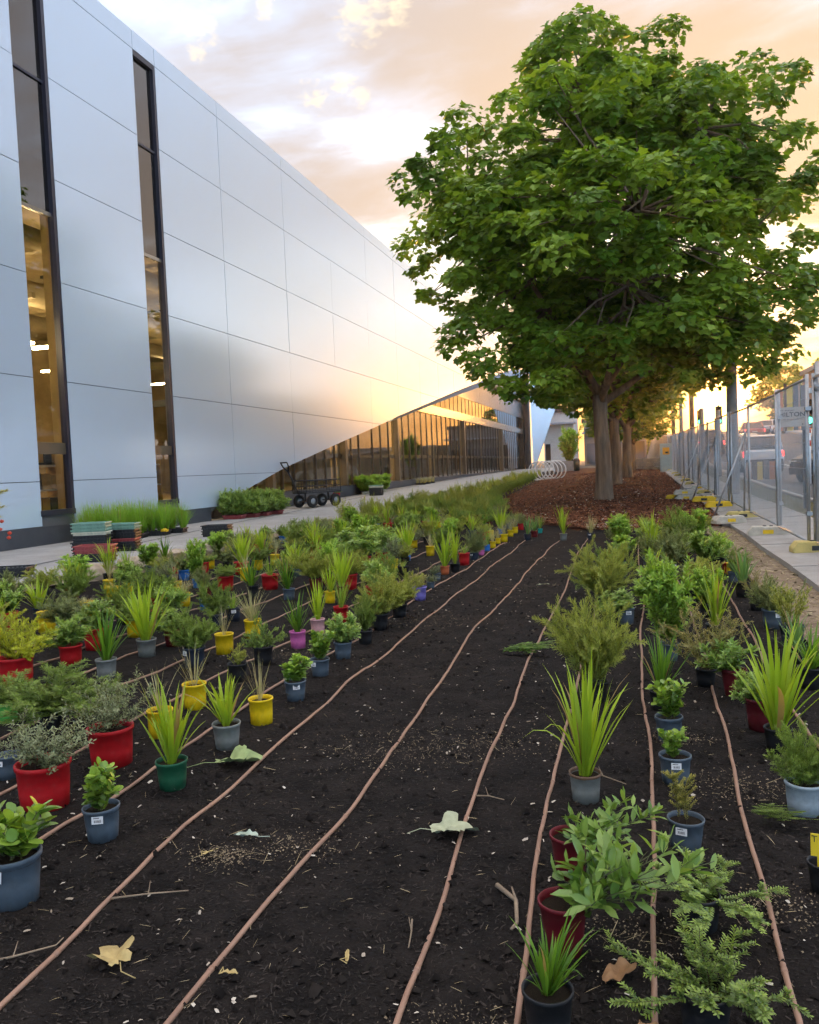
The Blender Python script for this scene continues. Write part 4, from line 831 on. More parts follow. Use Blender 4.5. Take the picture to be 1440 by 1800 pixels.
# ---------------------------------------------------------------- trees
def barkmat():
    m = mat('bark', (.27, .185, .125), .9, spec=.15, col2=(.13, .09, .062), vscale=3.0, bump=.6, bscale=18, detail=8)
    nt = m.node_tree; mp = nt.nodes.new('ShaderNodeMapping'); mp.inputs['Scale'].default_value = (3, 3, .35); tc = [n for n in nt.nodes if n.type == 'TEX_COORD'][0]; nt.links.new(tc.outputs['Object'], mp.inputs[0])
    for n in nt.nodes:
        if n.type == 'TEX_NOISE': nt.links.new(mp.outputs[0], n.inputs['Vector'])
    return m
M['bark'] = barkmat()
LM['tree'] = leafmat('leaf_tree', (.082, .185, .016), (.31, .45, .052), .42, .38, .4, .0)
def tree_data(seed, prof, H0, nclump, per, R0=1.0, lobes=.2, shift=0.0, nmass=0):
    rng = np.random.default_rng(seed); zt = [p[0] for p in prof]; rt = [p[1] for p in prof]; limbs = []; k = 9
    for i in range(k):
        az = 2.4 * i + rng.uniform(-.3, .3); zz = zt[0] + (zt[-1] - zt[0]) * (.25 + .7 * i / k); r = np.interp(zz, zt, rt) * (.75 if i < k - 2 else .2)
        a = np.array([0, 0, H0 * rng.uniform(.82, 1.0) if i < 5 else H0 * rng.uniform(1.0, 1.6)]); b = np.array([r * math.cos(az), r * math.sin(az), zz]); m = a * .5 + b * .5 + np.array([math.cos(az), math.sin(az), 0]) * r * .12 + np.array([0, 0, .6]) + rng.normal(0, .25, 3)
        limbs.append([a * (1 - t) ** 2 + 2 * m * t * (1 - t) + b * t * t for t in np.linspace(0, 1, 9)])
    nodes = np.concatenate([np.array(l)[3:] for l in limbs]); C = []
    ph = rng.uniform(0, 6.28, 8); masses = []
    while len(C) < (nclump if not nmass else nmass):
        zz = rng.uniform(zt[0], zt[-1]); az = rng.uniform(0, 6.28); r = np.interp(zz, zt, rt)
        if rng.random() > (r / max(rt)) ** .8 + .1: continue
        lump = 1 + lobes * (math.sin(3 * az + ph[0] + zz * .9) * .5 + math.sin(5 * az + ph[1] - zz * 1.3) * .35 + math.sin(2 * az + zz * 2.1 + ph[2]) * .35)
        q = r * lump * (1 - .62 * rng.random() ** 1.5); C.append((q * math.cos(az), q * math.sin(az), zz, q / max(r, .1)))
    if nmass:                                                  # leaf clumps gathered into the masses of separate branches
        Mc = np.array(C); k_ = rng.integers(0, nmass, nclump); rad = 1.15 * (.55 + .45 * np.array([np.interp(z, zt, rt) for z in Mc[k_, 2]]) / max(rt)); off = rng.normal(0, 1, (nclump, 3)) * np.array([.85, .85, .48]) * rad[:, None]; off = off / np.maximum(1, np.linalg.norm(off, axis=1, keepdims=True) / 1.7)
        C = np.concatenate([Mc[k_, :3] + off, Mc[k_, 3:]], 1); C[:, 2] = np.maximum(C[:, 2], zt[0] - .15)
    C = np.array(C); P, D, Nn, R = [], [], [], []
    C[:, 0] += shift * np.array([1 - sstep(5.0, 9.0, z) for z in C[:, 2]])
    for c in C:
        n = int(per * rng.uniform(.55, 1.45)); rad = rng.uniform(.42, .95) * R0; out = nrmz(np.array([c[0], c[1], max(.3, (c[2] - zt[0]) * .25)]))
        u = nrmz(rng.normal(size=(n, 3)) + out * .55 + np.array([0, 0, .5])); rr = rad * rng.uniform(.55, 1.0, (n, 1)); p = c[:3] + u * rr * np.array([1.15, 1.15, .62])
        P.append(p); d = u * np.array([1, 1, .2]) + rng.normal(0, .35, (n, 3)) + np.array([0, 0, -.45]); D.append(d); Nn.append(u * .7 + np.array([0, 0, .9]) + rng.normal(0, .25, (n, 3)))
        R.append(np.clip(rng.uniform(.1, .8) + rng.normal(0, .16, n), 0, 1))
    return limbs, nodes, C, np.concatenate(P), nrmz(np.concatenate(D)), np.concatenate(Nn), np.concatenate(R), rng
def wood(mb, limbs, nodes, C, H0, r0, rng, twigs=True):
    n = 18; pts = [(.03 * math.sin(z * 1.7) , .03 * math.cos(z * 2.2), z) for z in np.linspace(-.15, H0, 12)]
    rs = [r0 * (1.16 - .3 * min(1, max(0, z) / H0) + .22 * math.exp(-max(0, z) * 3.0) + .16 * sstep(H0 * .8, H0, z)) * .9 for _, _, z in pts]
    mb.tube(pts, rs, n)
    for l in limbs: mb.tube([tuple(p) for p in l], [r0 * .46 * (1 - .9 * i / 8) for i in range(9)], 8)
    if twigs:
        for c in C[::2]:
            b = nodes[np.argmin(((nodes - c[:3]) ** 2).sum(1))]; m = (b + c[:3]) / 2 + rng.normal(0, .15, 3) + np.array([0, 0, .12]); mb.tube([tuple(b), tuple(m), tuple(c[:3])], [.045, .03, .012], 5, False)
PROF = [(3.25, 2.7), (3.9, 4.1), (4.7, 4.6), (6.0, 4.8), (7.5, 5.0), (8.8, 5.0), (9.8, 4.5), (10.7, 3.7), (11.6, 2.7), (12.4, 1.7), (13.1, .9), (13.6, .3)]
def big_tree():
    limbs, nodes, C, P, D, Nn, R, rng = tree_data(4, PROF, 3.2, 940, 100, .74, .18, .75, 84); n = len(P); Ln = .08 + .15 * rng.random(n) ** .8; W = Ln * rng.uniform(.8, 1.0, n)
    base = np.array([-.98, 25.35, gz(-.98, 25.35)]); t = empty('street_tree', base); tag(t, 'large broad-leaved green tree with a pale trunk standing in bark mulch', 'tree')
    mb = MB(); wood(mb, limbs, nodes, C, 3.2, .25, rng); mb.build('trunk', M['bark'], t)
    far = np.linalg.norm(P + base - np.array([0, 0, 1.45]), axis=1) - .4 * rng.random(n); o = np.argsort(far); near = o[:290]; rest = o[290:]
    V, F, k = leaf_arrays(P[rest], D[rest], Nn[rest], Ln[rest], W[rest], 'maple'); c = link('crown', np_mesh('crown', V, F, False, np.repeat(R[rest], k), LM['tree']), t); c['kind'] = 'stuff'
    LM.setdefault('tree', LM['tree'])
    for i in near:
        q = link('leaf', leaf_unit('tree', 'maple', int(R[i] * 5.99)), t); dx = Vector(D[i]).normalized(); sx = Vector(Nn[i]).cross(dx).normalized(); nz = dx.cross(sx)
        q.matrix_basis = Matrix.Translation(P[i]) @ Matrix((dx, sx, nz)).transposed().to_4x4() @ Matrix.Diagonal((Ln[i], W[i], Ln[i], 1))
    return t
big_tree()
def lesser_tree_meshes(seed, prof, H0, nclump, per, r0, leaf, R0=1.0):
    limbs, nodes, C, P, D, Nn, R, rng = tree_data(seed, prof, H0, nclump, per, R0); n = len(P); Ln = rng.uniform(.8, 1.3, n) * leaf
    mb = MB(); wood(mb, limbs, nodes, C, H0, r0, rng); V, F, k = leaf_arrays(P, D, Nn, Ln, Ln * .9, 'maple')
    return mb.mesh('trunk', M['bark']), np_mesh('crown', V, F, False, np.repeat(R, k), LM['tree'])
tm, cm = lesser_tree_meshes(21, [(3.7, 1.4), (4.4, 2.7), (5.2, 3.6), (6.4, 4.2), (7.8, 4.2), (9.0, 3.4), (10.2, 2.0), (10.9, .6)], 3.3, 190, 60, .27, .24)
for k, (x, y, s, rz, lab) in enumerate(((-.85, 36.2, .92, 1.1, 'second tree of the row, its forked trunk right behind the largest tree'), (-.45, 44.6, .9, 3.0, 'third tree of the row, only its trunk showing past the second tree'), (-.25, 58, .74, 4.6, 'far low-forked tree at the end of the mulch bed'))):
    t = empty('street_tree', (x, y, gz(x, y)), rz); tag(t, lab, 'tree', 'row of street trees in the mulch'); a = link('trunk', tm, t); b = link('crown', cm, t); b['kind'] = 'stuff'
    t.scale = (s, s, s * (.95 if k < 2 else .8))
sm, sc_ = lesser_tree_meshes(33, [(1.2, 1.2), (2.2, 2.6), (3.6, 3.2), (5.0, 2.6), (6.2, 1.2), (6.6, .3)], 1.6, 60, 60, .18, .34, 1.25)
for x, y, s, lab in ((19.5, 120, 1.25, 'round tree glowing in the sunset beyond the uphill road'), (24, 88, 1.2, 'bushy tree on the far side of the road behind the coloured sign'), (-2.5, 150, 1.6, 'distant tree behind the white shop at the end of the path'), (2.0, 230, 1.6, 'distant tree silhouetted left of the setting sun'), (30, 140, 1.6, 'distant tree on the hill right of the road')):
    t = empty('background_tree', (x, y, gz(x, y)), x); tag(t, lab, 'tree', 'trees in the background'); link('trunk', sm, t); b = link('crown', sc_, t); b['kind'] = 'stuff'; t.scale = (s, s, s)
# young shrub in front of the white shop
t = empty('leafy_shrub', (-6.0, 77.5, gz(-6, 77.5))); tag(t, 'bright green young shrub in the planter before the white shop', 'shrub')
a = link('foliage', shrub_mesh('upright', 1)[0], t); a.scale = (2.3, 2.3, 3.4); a.location = (0, 0, .7); a['kind'] = 'stuff'; a = link('stems', shrub_mesh('upright', 1)[1], t); a.scale = (2.3, 2.3, 3.4); a.location = (0, 0, .7)
# ---------------------------------------------------------------- temporary fence
M['galv'] = mat('galv', (.42, .44, .45), .38, metal=.75, var=.2, vscale=14)
M['wire'] = mat('wire', (.50, .51, .52), .5, metal=.4, var=.15, vscale=8)
M['block_yellow'] = mat('block_yellow', (.62, .50, .17), .75, var=.25, vscale=6, bump=.3, bscale=40)
M['block_bright'] = mat('block_bright', (.80, .52, .01), .6, var=.15, vscale=6)
M['block_white'] = mat('block_white', (.56, .52, .43), .8, var=.25, vscale=7, bump=.3, bscale=40)
FX = 2.25
FY = [6.3, 9.15, 12.0, 14.58, 18.45]
while FY[-1] < 60: FY.append(FY[-1] + 3.4)
def fz(y): return gz(FX, y) + .12
ORD = ['first', 'second', 'third', 'fourth', 'fifth', 'sixth', 'seventh', 'eighth', 'ninth', 'tenth', 'eleventh', 'twelfth', 'thirteenth', 'fourteenth', 'fifteenth', 'sixteenth', 'seventeenth', 'eighteenth', 'nineteenth', 'twentieth']
NEARL = {2: 'fence panel left of the nearest thick post, sign visible through it', 1: 'nearest wire fence panel cut by the right edge', 0: 'wire fence panel beyond the right edge', 3: 'fence panel with a leaning brace, third along'}
for i in range(len(FY) - 1):
    y0, y1 = FY[i] + .03, FY[i + 1] - .03; z0, z1 = fz(y0), fz(y1); dx = .04 * math.sin(i * 2.2); H = 2.3
    p = empty('wire_fence', (FX, y0, z0)); tag(p, NEARL.get(i, f'grey wire mesh fence panel, {ORD[i]} along the receding line'), 'fence', 'temporary fence panels')
    L = y1 - y0; dz = z1 - z0
    for yy, zz in ((0, 0), (L, dz)): MB().tube([(dx, yy, zz - .1), (dx, yy, zz + H + .06)], .024, 8).build('post', M['galv'], p)
    MB().tube([(dx, 0, H), (dx, L, H + dz)], .021, 8).build('top_rail', M['galv'], p); MB().tube([(dx, 0, .12), (dx, L, .12 + dz)], .019, 8).build('bottom_rail', M['galv'], p)
    mb = MB(); n = int(L / (.07 if i < 5 else .12)); rw = .0025 if i < 5 else .0036
    for k in range(1, n):
        y = L * k / n; zz = dz * k / n; mb.tube([(dx, y, zz + .13), (dx, y, zz + H - .01)], rw, 3, False)
    for h in (.45, .75, 1.1, 1.45, 1.8, 2.05): mb.tube([(dx + .004, 0, h), (dx + .004, L, h + dz)], rw, 3, False)
    o = mb.build('wire_mesh', M['wire'], p); o['kind'] = 'stuff'
    if i in (1, 2, 3):
        for h in (.5, 1.9): MB().box((dx, -.03, h), (.07, .12, .05)).build('clamp', M['galv'], p)
def block(mb_mat, loc, rz, lab, s=(.62, .26, .15)):
    w, d, h = s[0] / 2, s[1] / 2, s[2]; mb = MB(); prof = [(-w, 0), (w, 0), (w, h * .45), (w * .78, h), (-w * .78, h), (-w, h * .45)]
    mb.prism(prof, -d, d, 'Y'); r = empty('ballast_block', loc, rz); tag(r, lab, 'fence foot', 'fence feet along the panels'); o = mb.build('body', mb_mat, r); bevel(o, .012, 2)
    MB().box((0, -d - .001, h * .45), (.16, .012, h * .42)).build('hand_slot', M['block_bright'] if mb_mat is M['block_white'] else M['black'], r)
    for q in (-.05, .05): MB().tube([(q, 0, h), (q, 0, h + .012)], .028, 10).build('socket', M['black'], r)
    return r
def topz(x, y): return gz(x, y) + .104
FB = [(2.28, 11.95, 'block_yellow', 0.05, 'pale yellow fence foot, large, at the nearest post by the right edge'), (2.05, 14.5, 'block_white', -.1, 'off-white fence foot with a yellow slot under the second post'), (2.1, 18.4, 'block_yellow', .1, 'long yellow fence foot under the braced post'),
      (1.72, 17.2, 'block_white', .35, 'pale fence foot half hidden behind the plants at the verge'), (1.95, 21.8, 'block_bright', .05, 'bright yellow fence foot nearest the mulch'), (1.8, 24.4, 'block_bright', -.05, 'second bright yellow fence foot beside the mulch'),
      (2.1, 25.2, 'block_white', .1, 'pale fence foot behind the bright yellow ones'), (2.2, 28.6, 'block_yellow', 0, 'long faded yellow fence foot behind the stacked ones')]
for k in range(8): FB.append((2.2, 32 + 3.4 * k, 'block_yellow' if k % 3 else 'block_white', 0, f'small fence foot under the {ORD[k + 7]} panel of the receding fence'))
for x, y, m, rz, lab in FB: block(M[m], (x, y, topz(x, y)), rz, lab)
b0 = (1.40, 26.0); z0 = gz(*b0) + .06
block(M['block_white'], (b0[0], b0[1], z0), .1, 'lower off-white fence foot of the stack on the mulch'); block(M['block_white'], (b0[0] - .03, b0[1], z0 + .155), .05, 'upper off-white fence foot of the stack on the mulch'); block(M['block_bright'], (b0[0] - .28, b0[1] + .35, z0), .9, 'yellow fence foot leaning behind the stack on the mulch')
for k, (y, lab) in enumerate(((18.45, 'leaning tubular brace behind the third fence post'), (25.3, 'leaning tubular brace midway along the fence'), (32.0, 'leaning tubular brace far along the fence'))):
    r = empty('tubular_brace', (FX, y, fz(y))); tag(r, lab, 'brace', 'fence braces')
    MB().tube([(-.04, 0, 1.75), (-.72, -.12, 0)], .02, 8).build('strut', M['galv'], r); MB().tube([(-.05, .0, .05), (-.74, -.12, .03)], .02, 8).build('foot_bar', M['galv'], r); MB().tube([(-.05, 0, 1.8), (-.06, .3, 0.0)], .02, 8).build('strut', M['galv'], r)
pp = empty('steel_post', (2.33, 11.9, gz(2.33, 11.9) + .1)); tag(pp, 'thick galvanised steel post at the right edge of the picture', 'post')
MB().tube([(0, 0, 0), (0, 0, 2.52)], .045, 14).build('pole', M['galv'], pp); MB().tube([(.0, .0, 2.15), (0, 0, 2.25)], .062, 14).build('band', M['galv'], pp)
# ---------------------------------------------------------------- entry sign with coloured slats
SC_ = dict(orange=(.62, .20, .05), brown=(.10, .06, .04), yellow=(.75, .52, .05), grey=(.17, .17, .18), blush=(.55, .36, .28))
SMm = {k: mat('slat_' + k, c, .55, var=.12, vscale=4) for k, c in SC_.items()}
M['sign_board'] = mat('sign_board', (.42, .38, .33), .6, var=.08, vscale=5)
es = empty('entry_sign', (3.28, 19.6, gz(3.28, 19.6))); tag(es, 'entry sign of coloured vertical slats with a beige name board behind the fence', 'sign'); zb = -gz(3.28, 19.6)
for x in (-.27, .27): MB().box((x, .02, (2.0 + zb) / 2), (.075, .075, 2.0 + zb)).build('post', M['black'], es)
for x0, x1, zt, c in ((-.27, -.16, 2.80, 'orange'), (-.14, -.09, 2.95, 'brown'), (-.08, .03, 2.88, 'yellow'), (.045, .14, 2.9, 'grey'), (.15, .185, 2.94, 'blush'), (.195, .285, 2.89, 'grey'), (.295, .345, 2.88, 'yellow')): MB().bx(x0, x1, -.02, .0, 1.92 + zb, zt + zb).build('slat', SMm[c], es)
bd = MB().box((.01, -.045, 2.215 + zb), (.56, .03, .43)).build('board', M['sign_board'], es)
def text(body, size, loc, m, parent, rot=(math.pi / 2, 0, 0), name='lettering', ax=1.0, ext=.002, bold=0.0):
    cu = bpy.data.curves.new(name, 'FONT'); cu.body = body; cu.size = size; cu.align_x = 'CENTER'; cu.align_y = 'CENTER'; cu.extrude = ext; cu.offset = bold; cu.resolution_u = 3; cu.materials.append(m)
    o = bpy.data.objects.new(name, cu); COL.objects.link(o); o.parent = parent; o.location = loc; o.rotation_euler = rot; o.scale = (ax, 1, 1); return o
text('HILTON', .135, (.01, -.064, 2.265 + zb), M['ink'], es, ax=1.08, bold=.0035)
rr = random.Random(2)
for z, x0, x1 in ((2.36, -.22, .06), (2.16, -.20, .22)):        # small lines of print, too fine to read
    x = x0
    while x < x1: w = rr.uniform(.008, .02); MB().box((x + w / 2, -.0625, z + zb), (w, .004, .016)).build('small_print', M['ink'], es); x += w + .008
MB().box((.22, -.0625, 2.05 + zb), (.03, .004, .025)).build('emblem', M['ink'], es)
ba = empty('slat_wall', (4.62, 33.6, gz(4.6, 34) + .05)); tag(ba, 'low wall of yellow and orange slats at the kerb behind the fence', 'wall')
for k, (x, c) in enumerate(((-.5, 'blush'), (-.3, 'brown'), (-.12, 'yellow'), (.12, 'grey'), (.32, 'orange'), (.52, 'orange'))): MB().box((x, 0, .34 + .02 * (k % 2)), (.19, .08, .68 + .04 * (k % 2))).build('slat', SMm[c], ba)
MB().box((0, .06, .3), (1.2, .04, .5)).build('rail', M['black'], ba)
# ---------------------------------------------------------------- poles, signals, cabinet
M['pole_concrete'] = mat('pole_concrete', (.34, .31, .28), .85, var=.25, vscale=3, bump=.2, bscale=30)
M['pole_timber'] = mat('pole_timber', (.16, .11, .08), .9, var=.3, vscale=4)
M['pole_grey'] = mat('pole_grey', (.22, .22, .22), .5, metal=.4, var=.2)
M['green_lamp'] = mat('green_lamp', (.02, .4, .25), .4, emit=(.05, 1.0, .55), estr=3.0)
M['red_lamp'] = mat('red_lamp', (.5, .02, .02), .4, emit=(1.0, .04, .03), estr=2.2)
M['dark_lens'] = mat('dark_lens', (.03, .02, .02), .3, var=.1)
M['cabinet'] = mat('cabinet', (.33, .40, .38), .55, var=.12, vscale=4)
M['sticker'] = mat('sticker', (.80, .36, .02), .5, var=.2, vscale=9)
def pole(x, y, h, r0, r1, m, lab, n=14):
    p = empty('utility_pole', (x, y, gz(x, y))); tag(p, lab, 'pole', 'poles along the street'); MB().tube([(0, 0, 0), (0, 0, h * .5), (0, 0, h)], [r0, (r0 + r1) / 2, r1], n).build('shaft', m, p); return p
pp = pole(2.86, 27, 6.2, .19, .14, M['pole_concrete'], 'stout concrete pole behind the fence, widest of the poles')
for x, y, h, r, m, lab in ((3.25, 52, 9, .16, 'pole_timber', 'timber pole left of the hanging traffic signal'), (2.95, 70, 9, .17, 'pole_timber', 'far timber pole in the sun glare'), (3.5, 38.5, 3.0, .12, 'pole_concrete', 'short grey post close behind the fence'), (3.3, 45, 3.4, .14, 'pole_grey', 'grey steel post midway behind the fence'), (3.15, 62, 5.0, .16, 'pole_grey', 'grey steel post far behind the fence')): pole(x, y, h, r, r * .75, M[m], lab)
def signal(x, y, zc, s, lab, head=True):
    g = gz(x, y); p = empty('traffic_light', (x, y, g)); tag(p, lab, 'traffic light', 'traffic lights'); z = zc - g
    MB().tube([(0, .12, 0), (0, .12, z + .5 * s)], .06, 10).build('mast', M['pole_grey'], p); h = MB().box((0, 0, z), (.30 * s, .18, .86 * s)).build('housing', M['black'], p)
    for k, m in ((.28, 'dark_lens'), (0, 'dark_lens'), (-.28, 'green_lamp')):
        MB().lathe([(0, .02), (.10 * s, .012), (.105 * s, 0)], 16).build('lens', M[m], p).matrix_basis = Matrix.Translation((0, -.095, z + k * s)) @ Matrix.Rotation(math.pi / 2, 4, 'X')
        MB().tube([(0, -.09, z + k * s + .03), (0, -.30, z + k * s + .01)], .115 * s, 12, False).build('visor', M['black'], p) if m != 'green_lamp' else None
    return p
t1 = signal(5.66, 30.5, 2.78, 1.0, 'nearest traffic light, showing green beside the thick steel post'); MB().box((0, 0, 3.5 - gz(5.66, 30.5)), (.2, .2, .18)).build('camera', M['tag_white'], t1)
MB().tube([(0, .12, 0), (0, .12, 2.0)], .075, 10).build('sleeve', M['tag_white'], t1)
for k in range(2): MB().tube([(0, .12, 1.3 + .45 * k), (0, .12, 1.5 + .45 * k)], .078, 10).build('red_band', mat('red_band', (.5, .03, .03), .5, var=.1) if k == 0 else bpy.data.materials['red_band'], t1)
signal(4.40, 48, 3.62, 1.15, 'traffic light showing green, dark against the sunset'); signal(4.12, 58, 4.02, 1.05, 'farther traffic light showing green, left of the nearer one')
cb = empty('utility_cabinet', (1.86, 56, gz(1.86, 56))); tag(cb, 'grey-green utility cabinet with an orange sticker by the far fence', 'cabinet')
bevel(MB().box((0, 0, .98), (.74, .5, 1.85)).build('body', M['cabinet'], cb), .02); MB().box((0, 0, .03), (.8, .56, .1)).build('plinth', M['pole_concrete'], cb); MB().box((.0, -.256, 1.42), (.42, .01, .46)).build('sticker', M['sticker'], cb); MB().box((.05, -.264, 1.33), (.2, .006, .1)).build('sticker_print', M['ink'], cb); MB().box((-.3, -.262, 1.0), (.03, .02, .16)).build('handle', M['galv'], cb)
bo = empty('bollard', (-.42, 57, gz(-.42, 57))); tag(bo, 'slim yellow bollard beside the far trees', 'bollard'); MB().tube([(0, 0, 0), (0, 0, 1.15), (0, 0, 1.2)], [.085, .085, .05], 12).build('tube', M['block_bright'], bo)
# ---------------------------------------------------------------- vehicles
def paint(name, c, metal=.1): return mat(name, c, .25, metal=metal, spec=.6, var=.04, vscale=1)
M['tyre'] = mat('tyre', (.015, .015, .016), .85, var=.2, vscale=8); M['rim'] = mat('rim', (.35, .36, .37), .35, metal=.8, var=.1)
M['car_glass'] = mat('car_glass', (.02, .025, .03), .06, spec=.7, var=.1, vscale=2); M['trim'] = mat('trim', (.025, .025, .027), .6, var=.2)
M['plate'] = mat('plate', (.7, .7, .66), .5, var=.05)
def loft(secs, m, name, parent):
    mb = MB(); n = len(secs[0]); V = [p for s in secs for p in s]; F = [(i * n + k, i * n + (k + 1) % n, (i + 1) * n + (k + 1) % n, (i + 1) * n + k) for i in range(len(secs) - 1) for k in range(n)] + [tuple(range(n))[::-1], tuple((len(secs) - 1) * n + k for k in range(n))]
    mb.add(V, F, False); o = mb.build(name, m, parent); bevel(o, .035, 3); return o
def car(x, y, rz, m, lab, suv=True, brake=False, sc=1.0):
    """forward is local +Y; x, y is the centre of the car"""
    c = empty('parked_car' if False else 'car', (x, y, gz(x, y) + .01), rz); tag(c, lab, 'car', 'cars on the road'); c.scale = (sc, sc, sc)
    pitch = math.atan((gz(x - math.sin(rz) * 1.4, y + math.cos(rz) * 1.4) - gz(x + math.sin(rz) * 1.4, y - math.cos(rz) * 1.4)) / 2.8); c.rotation_euler = (pitch, 0, rz)
    bh, rh = (1.04, 1.68) if suv else (.92, 1.45)
    def sec(yy, w, zb, zt): return [(-w * .93, yy, zb), (w * .93, yy, zb), (w, yy, zb + .22), (w, yy, zt - .16), (w * .94, yy, zt), (-w * .94, yy, zt), (-w, yy, zt - .16), (-w, yy, zb + .22)]
    loft([sec(-2.25, .80, .42, bh - .08), sec(-2.1, .90, .30, bh), sec(-.8, .92, .24, bh + .01), sec(.9, .92, .24, bh), sec(1.7, .90, .26, bh - .08), sec(2.15, .84, .32, bh - .2), sec(2.3, .72, .42, bh - .34)], m, 'body', c)
    def gs(yy, wb, wt, zt): return [(-wb, yy, bh - .03), (wb, yy, bh - .03), (wt, yy, zt), (-wt, yy, zt)]
    ry = -2.0 if suv else -1.45
    mbg = MB(); S = [[(-.84, ry - .12, bh - .03), (.84, ry - .12, bh - .03), (.70, ry + .22, rh - .06), (-.70, ry + .22, rh - .06)], gs(-.6, .85, .70, rh - .02), gs(.25, .85, .69, rh - .03), [(-.83, 1.15, bh - .03), (.83, 1.15, bh - .03), (.66, .62, rh - .1), (-.66, .62, rh - .1)]]
    loft(S, M['car_glass'], 'window_glass', c)
    roof = MB().add([(-.69, ry + .16, rh - .05), (.69, ry + .16, rh - .05), (.71, -.6, rh), (-.71, -.6, rh), (.70, .3, rh - .02), (-.70, .3, rh - .02), (.65, .66, rh - .09), (-.65, .66, rh - .09)] , [(0, 1, 2, 3), (3, 2, 4, 5), (5, 4, 6, 7)]); o = roof.build('roof', m, c); sd = o.modifiers.new('s', 'SOLIDIFY'); sd.thickness = .05; sd.offset = 1
    for s in (-1, 1):
        for (y0, z0, y1, z1, w0, w1) in ((ry - .1, bh, ry + .2, rh - .03, .845, .70), (-.55, bh, -.5, rh, .865, .715), (1.13, bh, .64, rh - .08, .84, .67)): MB().tube([(s * w0, y0, z0), (s * w1, y1, z1)], .045, 6).build('pillar', m, c)
        for yy in (-1.35, 1.42):
            w = empty('wheel', (s * .82, yy, .33)); w.parent = c; MB().lathe([(.19, -.1), (.31, -.105), (.335, -.07), (.335, .07), (.31, .105), (.19, .1)], 22, axis='X').build('tyre', M['tyre'], w); MB().lathe([(0, s * .09), (.12, s * .085), (.2, s * .1), (.2, -s * .1), (0, -s * .1)], 18, axis='X').build('rim', M['rim'], w)
            MB().lathe([(.345, s * -.09), (.40, s * -.09), (.40, s * .112), (.345, s * .112)], 22, (s * .82, yy, .33), 'X').build('wheel_arch', M['trim'], c)
        t = MB().box((s * .76, -2.17, bh - .20), (.24, .14, .26)).build('tail_light', M['red_lamp'] if brake else mat('tail_' + lab[:12], (.35, .01, .012), .25, var=.1), c); bevel(t, .02)
        h = MB().box((s * .66, 2.16, bh - .33), (.36, .16, .15)).build('headlight', M['plate'], c); bevel(h, .02)
        MB().box((s * .98, .78, bh + .05), (.16, .1, .12)).build('mirror', m, c)
    MB().box((0, -2.26, .46), (1.66, .1, .26)).build('bumper', M['trim'], c); MB().box((0, 2.27, .42), (1.5, .1, .24)).build('bumper', M['trim'], c); MB().box((0, -2.272, bh - .30), (.46, .02, .12)).build('number_plate', M['plate'], c)
    MB().box((0, 2.26, bh - .36), (.8, .06, .14)).build('grille', M['trim'], c)
    return c
PW, PS, PB, PR = paint('paint_white', (.72, .74, .76)), paint('paint_silver', (.48, .50, .52), .5), paint('paint_black', (.012, .013, .016)), paint('paint_red', (.45, .03, .02))
car(5.7, 43.5, 0, PW, 'white SUV seen from behind through the fence', True, True); car(6.7, 57, .0, PS, 'silver car ahead of the white SUV', False, True)
car(13.4, 92, -.5, PW, 'small white car far up the hill road', False); car(10.6, 84, 0, PR, 'red car far ahead on the uphill road', False, True); car(4.95, 62, 0, PB, 'black car with a red tail light behind the poles', True, True)
car(7.55, 32.6, 2.2, PB, 'black SUV at the right edge, front towards the left', True)
# ---------------------------------------------------------------- far end of the path
M['render_white'] = mat('render_white', (.62, .63, .62), .8, var=.1, vscale=.8); M['roof_dark'] = mat('roof_dark', (.03, .032, .036), .5, var=.2); M['awning'] = mat('awning', (.30, .36, .45), .5, var=.1); M['brick'] = mat('brick', (.30, .16, .10), .85, var=.3, vscale=6)
def shop(x0, x1, y, h, lab, m, openings, roof_m='roof_dark'):
    g = gz((x0 + x1) / 2, y) - .3; s = empty('shop_building', ((x0 + x1) / 2, y, g)); tag(s, lab, 'building', 'buildings at the end of the street'); w = (x1 - x0) / 2; H = h - g
    MB().bx(-w, w, 0, 9, 0, H).build('wall', m, s); MB().bx(-w - .3, w + .3, -.5, 9.3, H, H + .55).build('roof', M[roof_m], s); MB().bx(-w - .2, w + .4, -1.9, .0, H - 1.75, H - 1.5).build('awning', M['awning'], s)
    for (a, b, z0, z1) in openings:
        f = MB().bx(a, b, -.04, .0, z0, z1).build('window', M['black'], s); MB().bx(a + .08, b - .08, -.06, -.045, z0 + .08, z1 - .08).build('pane', M['car_glass'], f)
    return s
shop(-12.6, -8.4, 118, 8.4, 'white rendered shop with a dark flat roof at the path end', M['render_white'], [(-1.9, -1.2, .6, 3.6), (1.2, 1.9, .4, 3.8)])
shop(-7.6, 1.5, 128, 7.2, 'low grey shopfront with dark glazing behind the trees', M['pole_grey'], [(-4.2 + 1.75 * k, -2.7 + 1.75 * k, .5, 3.6) for k in range(5)])
shop(20.5, 30, 105, 11.0, 'brick shop on the far side of the uphill road', M['brick'], [(-4.2 + 2.2 * k, -2.6 + 2.2 * k, 1, 3.4) for k in range(4)])
shop(24, 36, 64, 7.4, 'cream shop across the road behind the coloured sign', mat('cream', (.52, .44, .33), .8, var=.12), [(-5 + 2.4 * k, -3.4 + 2.4 * k, .8, 3.2) for k in range(5)])
pb = empty('planter_box', (-6.1, 75.4, gz(-6.1, 75.4))); tag(pb, 'grey concrete planter box behind the white ring rack', 'planter'); bevel(MB().box((0, 0, .45), (2.2, 1.0, .95)).build('box', M['pole_concrete'], pb), .02); MB().box((0, 0, .94), (2.0, .84, .02)).build('planting_soil', M['potting_soil'], pb)
